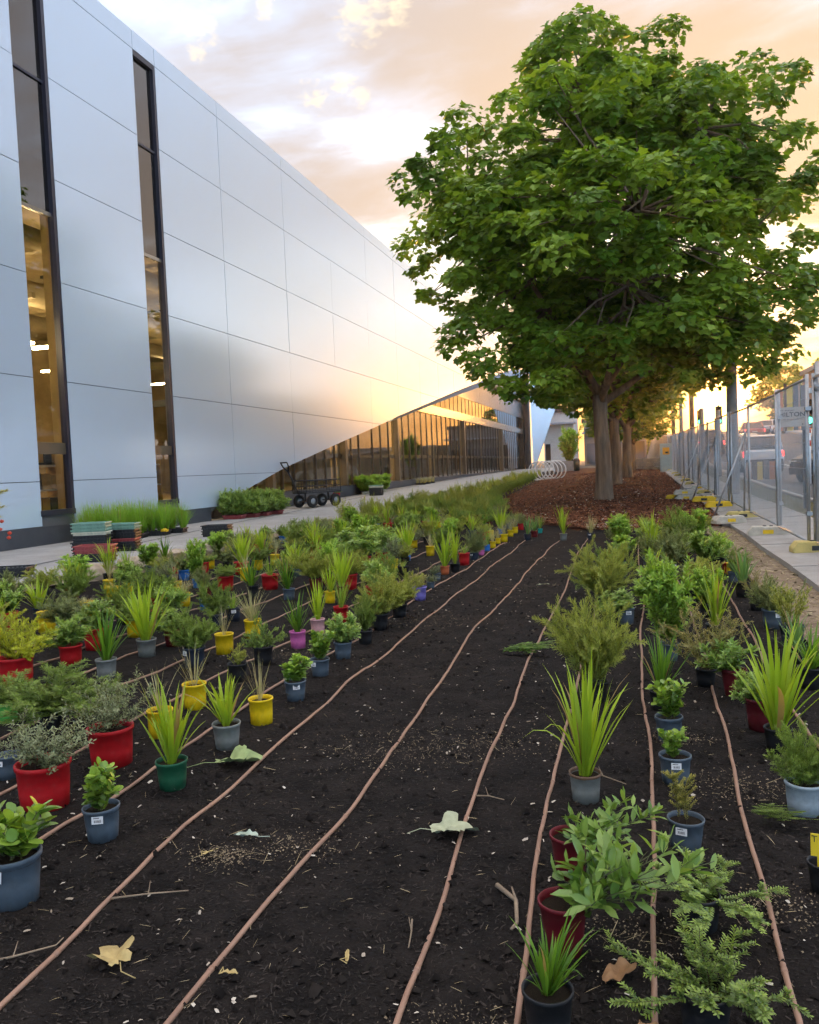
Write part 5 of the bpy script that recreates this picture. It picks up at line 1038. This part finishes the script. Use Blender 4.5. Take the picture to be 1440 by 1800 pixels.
bn = empty('litter_bin', (-5.0, 72.5, gz(-5, 72.5))); tag(bn, 'dark green litter bin beside the grey planter', 'bin'); MB().lathe([(0, 0), (.24, 0), (.28, .95), (.26, 1.0), (0, 1.02)], 16).build('body', mat('bin_green', (.03, .06, .055), .5, var=.2), bn); MB().lathe([(.29, .9), (.30, 1.0), (.2, 1.14), (0, 1.17)], 16).build('lid', M['black'], bn)
M['limestone'] = mat('limestone', (.34, .29, .23), .9, var=.3, vscale=1.5, bump=.4, bscale=8)
lw = empty('stone_wall', (.5, 63, gz(.5, 63) - .1)); tag(lw, 'low limestone block wall beyond the last tree', 'wall')
for r_ in range(3):
    for k in range(8): bevel(MB().box((-1.9 + .52 * k + .26 * (r_ % 2), 0, .18 + .31 * r_), (.5, .4, .29)).build('stone', M['limestone'], lw), .025)
br = empty('bike_rack', (-5.4, 52, gz(-5.4, 52))); tag(br, 'white spiral bike rack of six rings at the mulch edge', 'bike rack'); M['white_steel'] = mat('white_steel', (.74, .74, .72), .4, var=.06)
for k in range(6): MB().ring((0, 0, 0), .57, .035, 'Y', 32, 8).build('ring', M['white_steel'], br).matrix_basis = Matrix.Translation((-.52 + .21 * k, -.9 + .36 * k, .60)) @ Matrix.Rotation(-.25, 4, 'Z')
MB().tube([(-.6, -1.05, .03), (.6, 1.05, .03)], .04, 8).build('base_rail', M['white_steel'], br)
# ---------------------------------------------------------------- things on the shop path
def pz(x, y): return gz(x, y) + .062
TRC = dict(mint=(.22, .40, .30), cream=(.68, .66, .50), black=(.016, .018, .02), red=(.36, .06, .06))
TRM = {k: mat('tray_' + k, c, .55, var=.2, vscale=8) for k, c in TRC.items()}
TRAYS = {}
def tray_mesh(c, w=.62, d=.42, h=.075):
    if (c, w, h) in TRAYS: return TRAYS[c, w, h]
    mb = MB(); a, b = w / 2, d / 2; mb.box((0, 0, .008), (w - .06, d - .06, .012))
    for s in (-1, 1):
        mb.box((s * (a - .01), 0, h - .012), (.034, d, .022)); mb.box((0, s * (b - .01), h - .0115), (w - .05, .034, .022))
        for k in range(9): mb.box((-a + .05 + k * (w - .1) / 8, s * (b - .02), h * .45), (.026, .012, h * .9))
        for k in range(6): mb.box((s * (a - .02), -b + .05 + k * (d - .1) / 5, h * .45), (.012, .026, h * .9))
        mb.box((0, s * (b - .026), h * .4), (w - .06, .006, h * .5)); mb.box((s * (a - .026), 0, h * .4), (.006, d - .06, h * .5))
    TRAYS[c, w, h] = mb.mesh('tray', TRM[c]); return TRAYS[c, w, h]
def stack(x, y, rz, cs, labs, step=.058, grp='stacked nursery trays', z=None):
    z = pz(x, y) if z is None else z; rr = random.Random(int(x * 97 + y * 13))
    for k, c in enumerate(cs):
        o = link('nursery_tray', tray_mesh(c), None); o.location = (x + rr.uniform(-.012, .012), y + rr.uniform(-.012, .012), z); o.rotation_euler = (0, 0, rz + rr.uniform(-.03, .03)); z += step if c != 'cream' else .045
        tag(o, labs.get(k, labs['*'].replace('black tray', f'black tray, {ORD[k]} from the bottom,')), 'tray', grp)
    return z
stack(-9.85, 13.15, .35, ['black'] * 6 + ['cream', 'mint', 'mint', 'mint'], {'*': 'black tray in the tall stack on the path', 6: 'cream tray between black and mint trays of the tall stack', 7: 'lowest mint green tray of the tall stack', 8: 'middle mint green tray of the tall stack', 9: 'topmost mint green tray of the tall stack'}, .062)
stack(-9.75, 13.95, .3, ['black'] * 3 + ['red'] + ['black'] * 3 + ['mint'] * 2, {'*': 'black tray in the shorter stack behind the mint topped stack', 3: 'red tray caught in the shorter black stack', 7: 'lower pale green tray on the shorter stack', 8: 'upper pale green tray on the shorter stack'}, .058)
stack(-9.05, 12.15, .3, ['black', 'black', 'red', 'red'], {'*': 'black tray under the two red trays by the rocks', 2: 'lower of the two red trays by the rocks', 3: 'upper of the two red trays by the rocks'}, .07)
stack(-9.35, 17.0, .2, ['black'] * 4, {'*': 'black tray in the low stack standing alone on the path'}, .062)
stack(-9.15, 10.25, .35, ['black', 'black'], {'*': 'black tray beside the tall shrub at the left edge'}, .07)
stack(-11.9, 37.0, .1, ['black'] * 5 + ['cream', 'mint'], {'*': 'black tray in the far stack by the glazing', 5: 'cream tray of the far stack by the glazing', 6: 'mint tray on top of the far stack by the glazing'}, .075)
def tray_of(x, y, rz, c, kind, n, sp, h, lab, cat='tray of plants', w=.62, pots=None, extra=None):
    r = empty('plant_tray', (x, y, pz(x, y)), rz); tag(r, lab, cat, 'trays of plants along the shop wall'); t = link('tray', tray_mesh(c), r); t.scale = (w / .62, 1.15, 1.6); rr = random.Random(int(y * 31))
    for k in range(n):
        px, py = (-w * .36 + w * .72 * (k % 3) / 2, -.12 + .24 * (k // 3)) if n > 1 else (0, 0)
        if pots: q = link('pot', pot_mesh('std', pots)[0], r); q.scale = (.12,) * 3; q.location = (px, py, .02)
        me = strap_mesh(kind, k % 3) if kind in STR else shrub_mesh(kind, k % 3)[0]; f = link('foliage', me, r); f.location = (px + rr.uniform(-.03, .03), py, .09); f.scale = (sp * rr.uniform(.85, 1.2), sp * rr.uniform(.85, 1.2), h * rr.uniform(.8, 1.15)); f.rotation_euler = (0, 0, rr.uniform(0, 6)); f['kind'] = 'stuff'
    return r
g = [(-11.6, 16.1, .78), (-11.5, 16.85, .85), (-11.35, 17.6, .8), (-11.3, 18.3, .72), (-12.2, 16.4, .8), (-12.1, 17.4, .82)]
gl = ['first', 'second', 'third', 'fourth', 'fifth', 'sixth']
for k, (x, y, h) in enumerate(g): tray_of(x, y, .25, 'black', 'traygrass', 6, .62, h, f'tray of lush green grass, {gl[k]} from the left by the wall' if k < 4 else ('tray of lush grass tight against the wall, nearer one' if k == 4 else 'tray of lush grass tight against the wall, farther one'))
fl = link('garden_glove', MB().box((0, 0, 0), (.16, .1, .05)).lathe([(0, -.03), (.07, -.02), (.08, .01), (.05, .04), (0, .05)], 12).mesh('garden_glove', M['block_bright'])); fl.location = (-10.95, 17.35, pz(-11, 17) + .13); tag(fl, 'yellow garden glove on the edge of a grass tray', 'glove')
for k, (x, y) in enumerate(((-12.35, 23.6), (-12.2, 24.3), (-12.1, 25.0), (-12.0, 25.7))): tray_of(x, y, .1, 'red', 'broadsmall', 6, .75, .72, f'red tray of leafy green shrubs by the wall corner, {gl[k]} from the left', pots='darkred')
for k, (x, y) in enumerate(((-12.9, 38.9), (-12.9, 39.8), (-12.85, 40.6))): tray_of(x, y, .05, 'cream', 'upright', 6, .8, .75, f'pale rack of leafy shrubs before the glazing, {gl[k]} from the left')
for k, (x, y) in enumerate(((-13.0, 49.6), (-13.0, 50.8), (-13.0, 51.9))): tray_of(x, y, .05, 'black', 'tuft', 6, .35, .42, f'tray of small yellow pots with pale grass, {gl[k]} from the left', pots='yellow')
plant(-13.0, 34.6, .32, 'red', 'std', 'feather', .42, .45, 0, 0, 'single red pot standing before the dark plinth beside the cart', None, RNG, False, pz)
r = plant(-9.85, 10.35, .5, 'black', 'big', 'conifer', 1.35, 1.2, 0, 0, 'tall olive shrub with red flowers at the far left edge', None, RNG, False, pz)
fm = mat('red_flower', (.55, .05, .02), .5, var=.2)
for k in range(26):
    a, q = RNG.uniform(0, 6.28), RNG.uniform(.15, .5); f = MB().lathe([(0, -.03), (.03, -.015), (.035, .01), (0, .03)], 7).build('flower', fm, r); f.location = (q * math.cos(a), q * math.sin(a), RNG.uniform(.5, .85))
# garden cart
M['cart'] = mat('cart', (.03, .032, .036), .5, metal=.3, var=.2, vscale=5)
c = empty('garden_cart', (-11.85, 29.4, pz(-11.85, 29.4)), 0); tag(c, 'black four-wheeled mesh garden cart with a loop handle by the glazing', 'cart')
MB().box((0, 0, .42), (.62, 1.25, .04)).build('deck', M['cart'], c)
for s in (-1, 1):
    mb = MB()
    for z in (.46, .6, .76): mb.tube([(s * .31, -.62, z), (s * .31, .62, z)], .012 if z < .7 else .016, 5)
    for k in range(13): mb.tube([(s * .31, -.62 + k * 1.24 / 12, .44), (s * .31, -.62 + k * 1.24 / 12, .76)], .006, 4)
    mb.build('side_rail', M['cart'], c); mb = MB()
    for z in (.46, .6, .76): mb.tube([(-.31, s * .63, z), (.31, s * .63, z)], .012 if z < .7 else .016, 5)
    for k in range(7): mb.tube([(-.31 + k * .62 / 6, s * .63, .44), (-.31 + k * .62 / 6, s * .63, .76)], .006, 4)
    mb.build('end_rail', M['cart'], c)
    for y in (-.42, .42):
        w = empty('wheel', (s * .30, y, .18)); w.parent = c; MB().lathe([(.09, -.05), (.16, -.055), (.18, -.03), (.18, .03), (.16, .055), (.09, .05)], 20, axis='X').build('tyre', M['tyre'], w); MB().lathe([(0, .03), (.09, .045), (.09, -.045), (0, -.03)], 14, axis='X').build('hub', M['rim'], w)
for s in (-.42, .42): MB().tube([(-.3, s, .18), (.3, s, .18)], .018, 6).tube([(0, s, .18), (0, s, .4)], .03, 6).build('axle', M['cart'], c)
MB().tube([(0, -.62, .35), (0, -.98, 1.02)], .022, 8).tube([(0, -.98, 1.02), (-.13, -1.06, 1.17), (-.14, -1.12, 1.28), (.14, -1.12, 1.28), (.13, -1.06, 1.17), (0, -.98, 1.02)], .022, 8).build('handle', M['cart'], c)
c.rotation_euler = (0, 0, -.5); c.scale = (1.35, 1.35, 1.35)
# pale rocks along the path edge
def rock(x, y, s, seed, lab):
    rng = random.Random(seed); mb = MB(); n, m = 9, 6; V = []
    for i in range(m + 1):
        for k in range(n):
            th = math.pi * i / m; a = 2 * math.pi * k / n; p = Vector((math.sin(th) * math.cos(a), math.sin(th) * math.sin(a), math.cos(th))); q = 1 + .25 * noise.noise(p * 1.4 + Vector((seed, 0, 0))); p = Vector([max(-.75, min(.75, c)) for c in p]) * q; V.append((p.x * s[0], p.y * s[1], p.z * s[2]))
    mb.add(V, [(i * n + k, (i + 1) * n + k, (i + 1) * n + (k + 1) % n, i * n + (k + 1) % n) for i in range(m) for k in range(n)]); o = mb.build('rock', M['sandstone'], None, (x, y, gz(x, y) + s[2] * .4)); o.rotation_euler = (0, 0, seed); tag(o, lab, 'rock', 'pale rocks along the path edge')
M['sandstone'] = mat('sandstone', (.50, .41, .30), .9, col2=(.34, .26, .18), vscale=6, bump=.7, bscale=14, detail=8)
for x, y, s, sd, lab in ((-7.75, 10.3, (.42, .3, .2), 1, 'flat tan rock below the red trays, leftmost of the rocks'), (-7.7, 11.3, (.36, .3, .2), 2, 'tan rock below the tall tray stack'), (-7.8, 12.5, (.4, .3, .18), 3, 'pale rock right of the tan rocks'), (-7.75, 14.0, (.34, .3, .17), 4, 'pale rock below the lone black tray stack'), (-7.8, 15.4, (.3, .28, .15), 5, 'small pale rock right of the lone black tray stack')): rock(x, y, s, sd, lab)
# ---------------------------------------------------------------- drip hoses on the soil
M['hose'] = mat('hose', (.36, .215, .145), .55, spec=.35, col2=(.27, .16, .11), vscale=5, bump=.1, bscale=60)
HOSES = [([(-1.70, .5), (-1.753, 1.82), (-1.846, 3.27), (-1.90, 4.4), (-1.928, 5.53), (-1.97, 7.8), (-1.997, 10.13), (-2.04, 12.2), (-1.99, 13.4), (-2.05, 14.4), (-2.02, 15.6)], 'brown drip hose, first right of the slate pots'),
 ([(-1.28, .5), (-1.246, 1.84), (-1.213, 3.25), (-1.27, 4.3), (-1.289, 5.15), (-1.40, 6.6), (-1.413, 7.5), (-1.40, 9.2), (-1.45, 11.5), (-1.43, 13.5), (-1.40, 15.1)], 'brown drip hose through the middle of the bare soil'),
 ([(-.60, .5), (-.637, 1.97), (-.707, 3.34), (-.773, 4.95), (-.80, 6.17), (-.80, 8.5), (-.86, 11), (-.92, 13), (-.9, 15.4)], 'brown drip hose left of the large strap plant'),
 ([(-.30, .5), (-.333, 2.04), (-.39, 3.08), (-.404, 4.09), (-.41, 6.5), (-.421, 10.1), (-.40, 13), (-.38, 16.8)], 'brown drip hose beside the dark red pots'),
 ([(-.01, .5), (.008, 2.11), (.032, 3.92), (-.008, 6.24), (.03, 8.6), (-.007, 11.75), (.0, 14), (.03, 16.8)], 'brown drip hose between the right rows of pots'),
 ([(.36, .5), (.37, 2.19), (.376, 3.37), (.432, 5.36), (.444, 8.18), (.42, 11), (.47, 15)], 'brown drip hose nearest the right edge, along the trailing shrubs'),
 ([(.82, 1.5), (.85, 3.2), (.80, 5), (.86, 7.4), (.9, 10), (.92, 13)], 'brown drip hose behind the large strap plant at right')]
for k in range(7): HOSES.append(([(-2.36 - .57 * k + .03 * math.sin(j * 1.9 + k), 1.6 + .25 * k + 1.35 * j) for j in range(11)], ['brown drip hose right behind the front slate pots', 'drip hose just behind the large red pots', 'drip hose under the wide feathery shrub at left', 'drip hose passing the ribbed grey pot', 'drip hose fourth row into the crowd of pots', 'drip hose fifth row into the crowd of pots', 'drip hose nearest the rocks in the crowd of pots'][k]))
def smooth_path(pts, n):
    P = [Vector((p[0], p[1], 0)) for p in pts]; out = []
    for i in range(len(P) - 1):
        a, b, c_, d = P[max(i - 1, 0)], P[i], P[i + 1], P[min(i + 2, len(P) - 1)]
        for j in range(n):
            t = j / n; out.append(.5 * ((2 * b) + (c_ - a) * t + (2 * a - 5 * b + 4 * c_ - d) * t * t + (3 * b - a - 3 * c_ + d) * t ** 3))
    return out + [P[-1]]
for pts, lab in HOSES:
    Q = smooth_path(pts, 12); sd = pts[0][0] * 7
    L = [(p.x + .02 * noise.noise(Vector((sd, p.y * .9, 0))) + .006 * noise.noise(Vector((sd, p.y * 4, 2))), p.y, soil_low(p.x, p.y) + .0065 + .009 * noise.noise(Vector((p.y * 1.6, sd, 7)))) for p in Q]
    h = empty('drip_hose', (L[0][0], L[0][1], 0)); tag(h, lab, 'hose', 'drip irrigation hoses'); o = MB().tube(L, .0085, 10).build('tube', M['hose'], h); o.matrix_parent_inverse = Matrix.Translation((-L[0][0], -L[0][1], 0))
    for i in range(5, len(L) - 1, 9):
        a, b = Vector(L[i]), Vector(L[i + 1]); d = (b - a).normalized(); o = MB().tube([a - d * .012, a + d * .012], .0098, 10).build('emitter', M['hose'], h); o.matrix_parent_inverse = Matrix.Translation((-L[0][0], -L[0][1], 0))
# ---------------------------------------------------------------- litter on the soil
def scatter(name, n, area, lmin, lmax, aspect, m, seed, zf, lab, flat=.6, thick=.25, dens=None, bend=0.2):
    rng = np.random.default_rng(seed); xs, ys = area(rng, n); V = np.array([(x, y, zf(x, y)) for x, y in zip(xs, ys)]); L = rng.uniform(lmin, lmax, n) * rng.uniform(.5, 1, n); a = rng.uniform(0, 6.28, n); t = rng.normal(0, flat, n)
    D = np.stack([np.cos(a) * np.cos(t), np.sin(a) * np.cos(t), np.sin(t)], 1); S = np.stack([-np.sin(a), np.cos(a), rng.normal(0, .3, n)], 1); S = nrmz(S); N_ = np.cross(D, S); w = L * aspect * rng.uniform(.5, 1.3, n); h = w * thick
    def pt(u, v, k): return V + D * (u * L)[:, None] + S * (v * w)[:, None] + N_ * (k * h)[:, None]
    Q = np.stack([pt(-.5, -.35, 0), pt(-.4, .5, 0), pt(.05, .5, bend), pt(.5, .2, 0), pt(.45, -.45, 0), pt(0, -.5, bend), pt(0, 0, 1.0)], 1).reshape(-1, 3); Q[:, 2] += .002; o_ = np.arange(n)[:, None, None] * 7
    F = (np.array([(0, 6, 1), (1, 6, 2), (2, 6, 3), (3, 6, 4), (4, 6, 5), (5, 6, 0)])[None] + o_).reshape(-1, 3)
    o = link(name, np_mesh(name, Q, F, False, np.repeat(rng.uniform(0, 1, n), 7), m)); tag(o, lab, name.replace('_', ' '), kind='stuff'); return o
def near_area(x0, x1, y0, y1, p=2.2):
    return lambda rng, n: (rng.uniform(x0, x1, n), y0 + (y1 - y0) * rng.uniform(0, 1, n) ** p)
LM['crumb'] = leafmat('soil_crumb', (.006, .0055, .005), (.060, .050, .043), .9, 0.0, .15, 0); LM['pale_chip'] = leafmat('pale_chip', (.26, .21, .15), (.62, .57, .48), .8, 0.0, .2, 0)
LM['straw_bit'] = leafmat('straw_bit', (.20, .155, .08), (.46, .38, .23), .8, 0.0, .2, 0); LM['bark_chip'] = leafmat('bark_chip', (.06, .022, .012), (.29, .12, .062), .9, 0.0, .15, 0); LM['sand_grain'] = leafmat('sand_grain', (.10, .08, .055), (.30, .24, .16), .95, 0, .1, 0)
scatter('soil_crumbs', 120000, near_area(-3.4, 1.35, 1.5, 11.5, 2.0), .005, .028, .24, LM['crumb'], 1, soil_low, 'dark fibrous crumbs of compost covering the planting bed', .45, .5)
scatter('pale_chips', 1500, near_area(-3.3, 1.3, 1.6, 17, 1.5), .008, .032, .5, LM['pale_chip'], 2, lambda x, y: soil_low(x, y) + .006, 'pale wood chips and bits strewn over the dark soil', .2, .35)
scatter('fine_straw', 1300, near_area(-3.3, 1.3, 1.6, 12, 1.8), .02, .06, .05, LM['straw_bit'], 5, lambda x, y: soil_low(x, y) + .008, 'fine straw fibres strewn over the dark soil', .25, .8)
LM['clod'] = leafmat('soil_clod', (.008, .007, .0065), (.026, .022, .019), .95, 0.0, .1, 0)
scatter('soil_clods', 5200, near_area(-3.4, 1.35, 1.5, 11, 1.8), .012, .045, .7, LM['clod'], 12, lambda x, y: soil_low(x, y) + .002, 'dark clods of compost on the planting bed', .2, .8)
def mul_area(rng, n):
    ys = 17.3 + 45 * rng.uniform(0, 1, n) ** 2.0; xs = np.array([rng.uniform(mulch_edge(y) + .05, 1.85 if y > 19 else 1.2 + .3 * (y - 17)) for y in ys]); return xs, ys
scatter('bark_chips', 42000, mul_area, .04, .14, .38, LM['bark_chip'], 3, lambda x, y: gz(x, y) + .062 + .05 * fbm(x, y, 2.2, 4) * .8, 'red-brown bark chips heaped around the trees', .4, .4)
scatter('mulch_bits', 900, mul_area, .04, .12, .35, LM['pale_chip'], 8, lambda x, y: gz(x, y) + .08 + .05 * fbm(x, y, 2.2, 4) * .8, 'pale splinters among the bark chips', .3, .4)
SP = [(-1.05, 4.1, .28), (-.78, 4.15, .22), (-1.3, 3.9, .22), (-1.55, 2.72, .07), (-1.33, 2.85, .13), (-1.9, 7.4, .25), (-1.3, 9.5, .4), (-.05, 2.5, .12), (.42, 3.75, .13), (.18, 4.35, .09), (-.45, 1.95, .1), (.38, 2.75, .1), (-2.7, 6.0, .2)]
def patch_area(rng, n):
    k = rng.integers(0, len(SP), n); return np.array([SP[i][0] + rng.normal(0, SP[i][2] * 1.0) for i in k]), np.array([SP[i][1] + rng.normal(0, SP[i][2] * .7) for i in k])
scatter('sand_crumbs', 5200, patch_area, .003, .011, .8, LM['sand_grain'], 6, lambda x, y: soil_low(x, y) + .004, 'sandy patches showing through the dark soil', .3, .6)
scatter('straw_wisps', 240, patch_area, .03, .10, .03, LM['straw_bit'], 7, lambda x, y: soil_low(x, y) + .01, 'wisps of dry straw on the soil', .2, .8)
def verge_area(rng, n): ys = rng.uniform(3, 17, n); return rng.uniform(1.2, 1.85, n), ys
scatter('verge_litter', 2600, verge_area, .02, .10, .25, LM['straw_bit'], 9, lambda x, y: gz(x, y) + .036, 'dry leaf litter on the sandy verge by the footpath', .25, .5)
# fallen leaves and twigs one can pick out
def curled(name, L, W, m, loc, rz, lab, seed, tm='maple', stalk=.6):
    """a dry leaf: lobed or oval outline, folded along the midrib and crumpled"""
    n, q = 40, 4; V = [(0, 0, .012)]; sd = Vector((seed * 1.7, seed, 0))
    for i in range(1, q + 1):
        for k in range(n):
            a = 2 * math.pi * k / n; c, s_ = math.cos(a), math.sin(a)
            r = (.55 + .20 * math.cos(a) + .16 * math.cos(5 * a) + .06 * math.cos(11 * a + seed)) if tm == 'maple' else (.5 * (1 + .25 * math.cos(2 * a)) + .02 * math.cos(7 * a))
            x, y = r * c * L * i / q, r * s_ * W * i / q; y *= .82; z = .01 + .55 * abs(y) * (.8 + .6 * noise.noise(sd + Vector((x / L * 2, 0, 3)))) + .16 * L * noise.noise(sd + Vector((x / L * 2.6, y / L * 2.6, 0))) + .10 * L * noise.noise(sd + Vector((x / L * 6, y / L * 6, 5)))
            V.append((x, y, max(.002, z)))
    F = [(0, 1 + k, 1 + (k + 1) % n) for k in range(n)] + [(1 + i * n + k, 1 + (i + 1) * n + k, 1 + (i + 1) * n + (k + 1) % n, 1 + i * n + (k + 1) % n) for i in range(q - 1) for k in range(n)]
    r = empty(name, (loc[0], loc[1], soil_low(*loc) + .008), rz); tag(r, lab, 'leaf', 'fallen leaves on the soil'); MB().add(V, F, True).build('blade', m, r)
    if stalk: MB().tube([(-.3 * L, 0, .012), (-.35 * L - stalk * L * .5, .02, .014), (-.4 * L - stalk * L, .0, .006)], .0018, 5).build('stalk', m, r)
FLM = dict(yellow=mat('leaf_dead_yellow', (.52, .40, .16), .7, var=.3, vscale=20), pale=mat('leaf_dead_pale', (.46, .50, .32), .7, var=.25, vscale=20), green=mat('leaf_dead_green', (.34, .44, .17), .6, var=.3, vscale=20), brown=mat('leaf_dead_brown', (.36, .20, .09), .75, var=.35, vscale=18), mint=mat('leaf_dead_mint', (.42, .50, .40), .7, var=.2, vscale=20))
for (nm, L, W, c_, loc, rz, lab, tm, st) in (('fallen_leaf', .10, .12, 'yellow', (-1.55, 2.06), 2.6, 'crumpled yellow leaf on the soil at the lower left', 'maple', .9), ('fallen_leaf', .17, .16, 'green', (-1.98, 3.62), .5, 'large wilted pale green leaf beside the dark green pot', 'maple', .9), ('fallen_leaf', .08, .05, 'mint', (-1.53, 2.88), 3.3, 'small curled pale leaf left of the middle hose', 'lance', .8), ('fallen_leaf', .14, .15, 'pale', (-.76, 3.07), .3, 'pale green fallen leaf touching the third hose', 'maple', .7), ('fallen_leaf', .10, .09, 'brown', (-.08, 2.28), .9, 'curled brown leaf below the glossy leafy plant', 'lance', .2), ('fallen_leaf', .055, .03, 'brown', (.0, 2.08), .2, 'small brown leaf at the bottom edge by a hose', 'lance', .2), ('fallen_leaf', .05, .022, 'yellow', (-1.60, 2.72), .9, 'thin yellow leaf beside the sandy patch', 'lance', .3), ('fallen_leaf', .12, .09, 'pale', (-.28, 5.15), .2, 'pale torn leaf behind the large strap plant', 'maple', .4), ('fallen_leaf', .05, .02, 'yellow', (-.86, 2.2), 1.9, 'narrow yellow leaf between the lower hoses', 'lance', .3), ('fallen_leaf', .045, .022, 'yellow', (-1.17, 2.05), .2, 'pale oval leaf near the bottom left hose', 'lance', .2), ('fallen_leaf', .10, .06, 'pale', (-1.1, 9.6), .4, 'pale leaf far up the bare soil', 'maple', .3)): curled(nm, L, W, FLM[c_], loc, rz, lab, int(abs(loc[0] * 100)) % 50, tm, st)
M['twig'] = mat('twig', (.32, .24, .16), .85, var=.35, vscale=30)
for pts, lab in (([(-1.78, 2.36), (-1.66, 2.40), (-1.54, 2.46)], 'thin forked twig left of the first hose'), ([(-1.9, 1.98), (-1.86, 1.99), (-1.78, 2.08), (-1.775, 2.11)], 'bent pale twig at the lower left corner'), ([(-.72, 3.42), (-.65, 3.41), (-.58, 3.4)], 'short twig crossing the third hose'), ([(-.28, 3.82), (-.18, 3.72), (-.08, 3.66)], 'pale twig beside the large strap plant pot'), ([(-.50, 2.72), (-.42, 2.62), (-.40, 2.5), (-.41, 2.45)], 'knotted stick lying on the hose by the dark red pots'), ([(.5, 2.3), (.56, 2.2), (.62, 2.1)], 'orange-brown twig at the right edge'), ([(-.73, 2.45), (-.71, 2.37), (-.70, 2.30)], 'flat splinter right of the third hose')):
    t = empty('twig', (pts[0][0], pts[0][1], soil_low(*pts[0]))); tag(t, lab, 'twig', 'twigs on the soil'); P = [(x - pts[0][0], y - pts[0][1], .012 + .008 * (i % 2)) for i, (x, y) in enumerate(pts)]; th = .009 if 'knotted' in lab else .0035
    MB().tube(P, [th * (1 - .6 * i / len(P)) for i in range(len(P))], 6).build('stem', M['twig'], t); q = Vector(P[1]); MB().tube([q, q + Vector((-.02, .045, .02))], [th * .6, th * .3], 5).build('side_shoot', M['twig'], t)
def sprig(x, y, rz, kind, L, W, lab):
    r = empty('cut_sprig', (x, y, soil_low(x, y) + .012), rz); tag(r, lab, 'sprig', 'cut sprigs lying on the soil'); me, st = shrub_mesh(kind, 1); Mx = Matrix.Rotation(1.45, 4, 'Y') @ Matrix.Diagonal((W * .35, W, L, 1))
    o = link('foliage', me, r); o.matrix_basis = Matrix.Translation((-L / 2, 0, .03)) @ Mx; o['kind'] = 'stuff'; o = link('stems', st, r); o.matrix_basis = Matrix.Translation((-L / 2, 0, .03)) @ Mx
sprig(-.84, 6.17, .05, 'broad', .42, .2, 'cut leafy sprig lying across the third hose'); sprig(.53, 3.36, -.3, 'trail', .3, .12, 'green sprig lying on the soil by the pale grey pot')
# plant tags
for r in ROOTS:
    if 'yellow tag' in r['label']:
        t = empty('tag'); t.parent = r; t.rotation_euler = (0, 0, -r.rotation_euler[2] - .15); t.location = (0, 0, 0); MB().box((-.02, -.02, .165), (.05, .003, .075)).build('card', M['tag_yellow'], t); o = text('T', .03, (-.034, -.0225, .185), M['ink'], t, ext=.0006); MB().box((-.02, -.018, .09), (.012, .003, .09)).build('stake', M['tag_yellow'], t)
    if 'large white tag' in r['label']:
        o = MB().box((0, 0, .26), (.09, .004, .13)).build('tag', M['tag_white'], r); o.rotation_euler = (.2, 0, -r.rotation_euler[2] + .2)
for o in list(bpy.data.objects):                                # lettering becomes plain mesh
    if o.type == 'FONT':
        dg = bpy.context.evaluated_depsgraph_get(); me = bpy.data.meshes.new_from_object(o.evaluated_get(dg)); n = link(o.name + '_mesh', me, o.parent); n.matrix_basis = o.matrix_basis; nm = o.name; bpy.data.objects.remove(o); n.name = nm
# ---------------------------------------------------------------- thin haze added to spread a glow round the low sun
def haze():
    m = bpy.data.materials.new('haze'); m.use_nodes = True; nt = m.node_tree; nt.nodes.remove(nt.nodes['Principled BSDF'])
    v = nt.nodes.new('ShaderNodeVolumePrincipled'); v.inputs['Color'].default_value = (1.0, .93, .84, 1); v.inputs['Density'].default_value = .0006; v.inputs['Anisotropy'].default_value = .86
    nt.links.new(v.outputs[0], nt.nodes['Material Output'].inputs['Volume'])
    o = MB().bx(-75, 60, -20, 300, -3, 22).build('haze', m); tag(o, 'thin haze added over the street to spread the sunset glow', 'haze', kind='stuff')
haze()
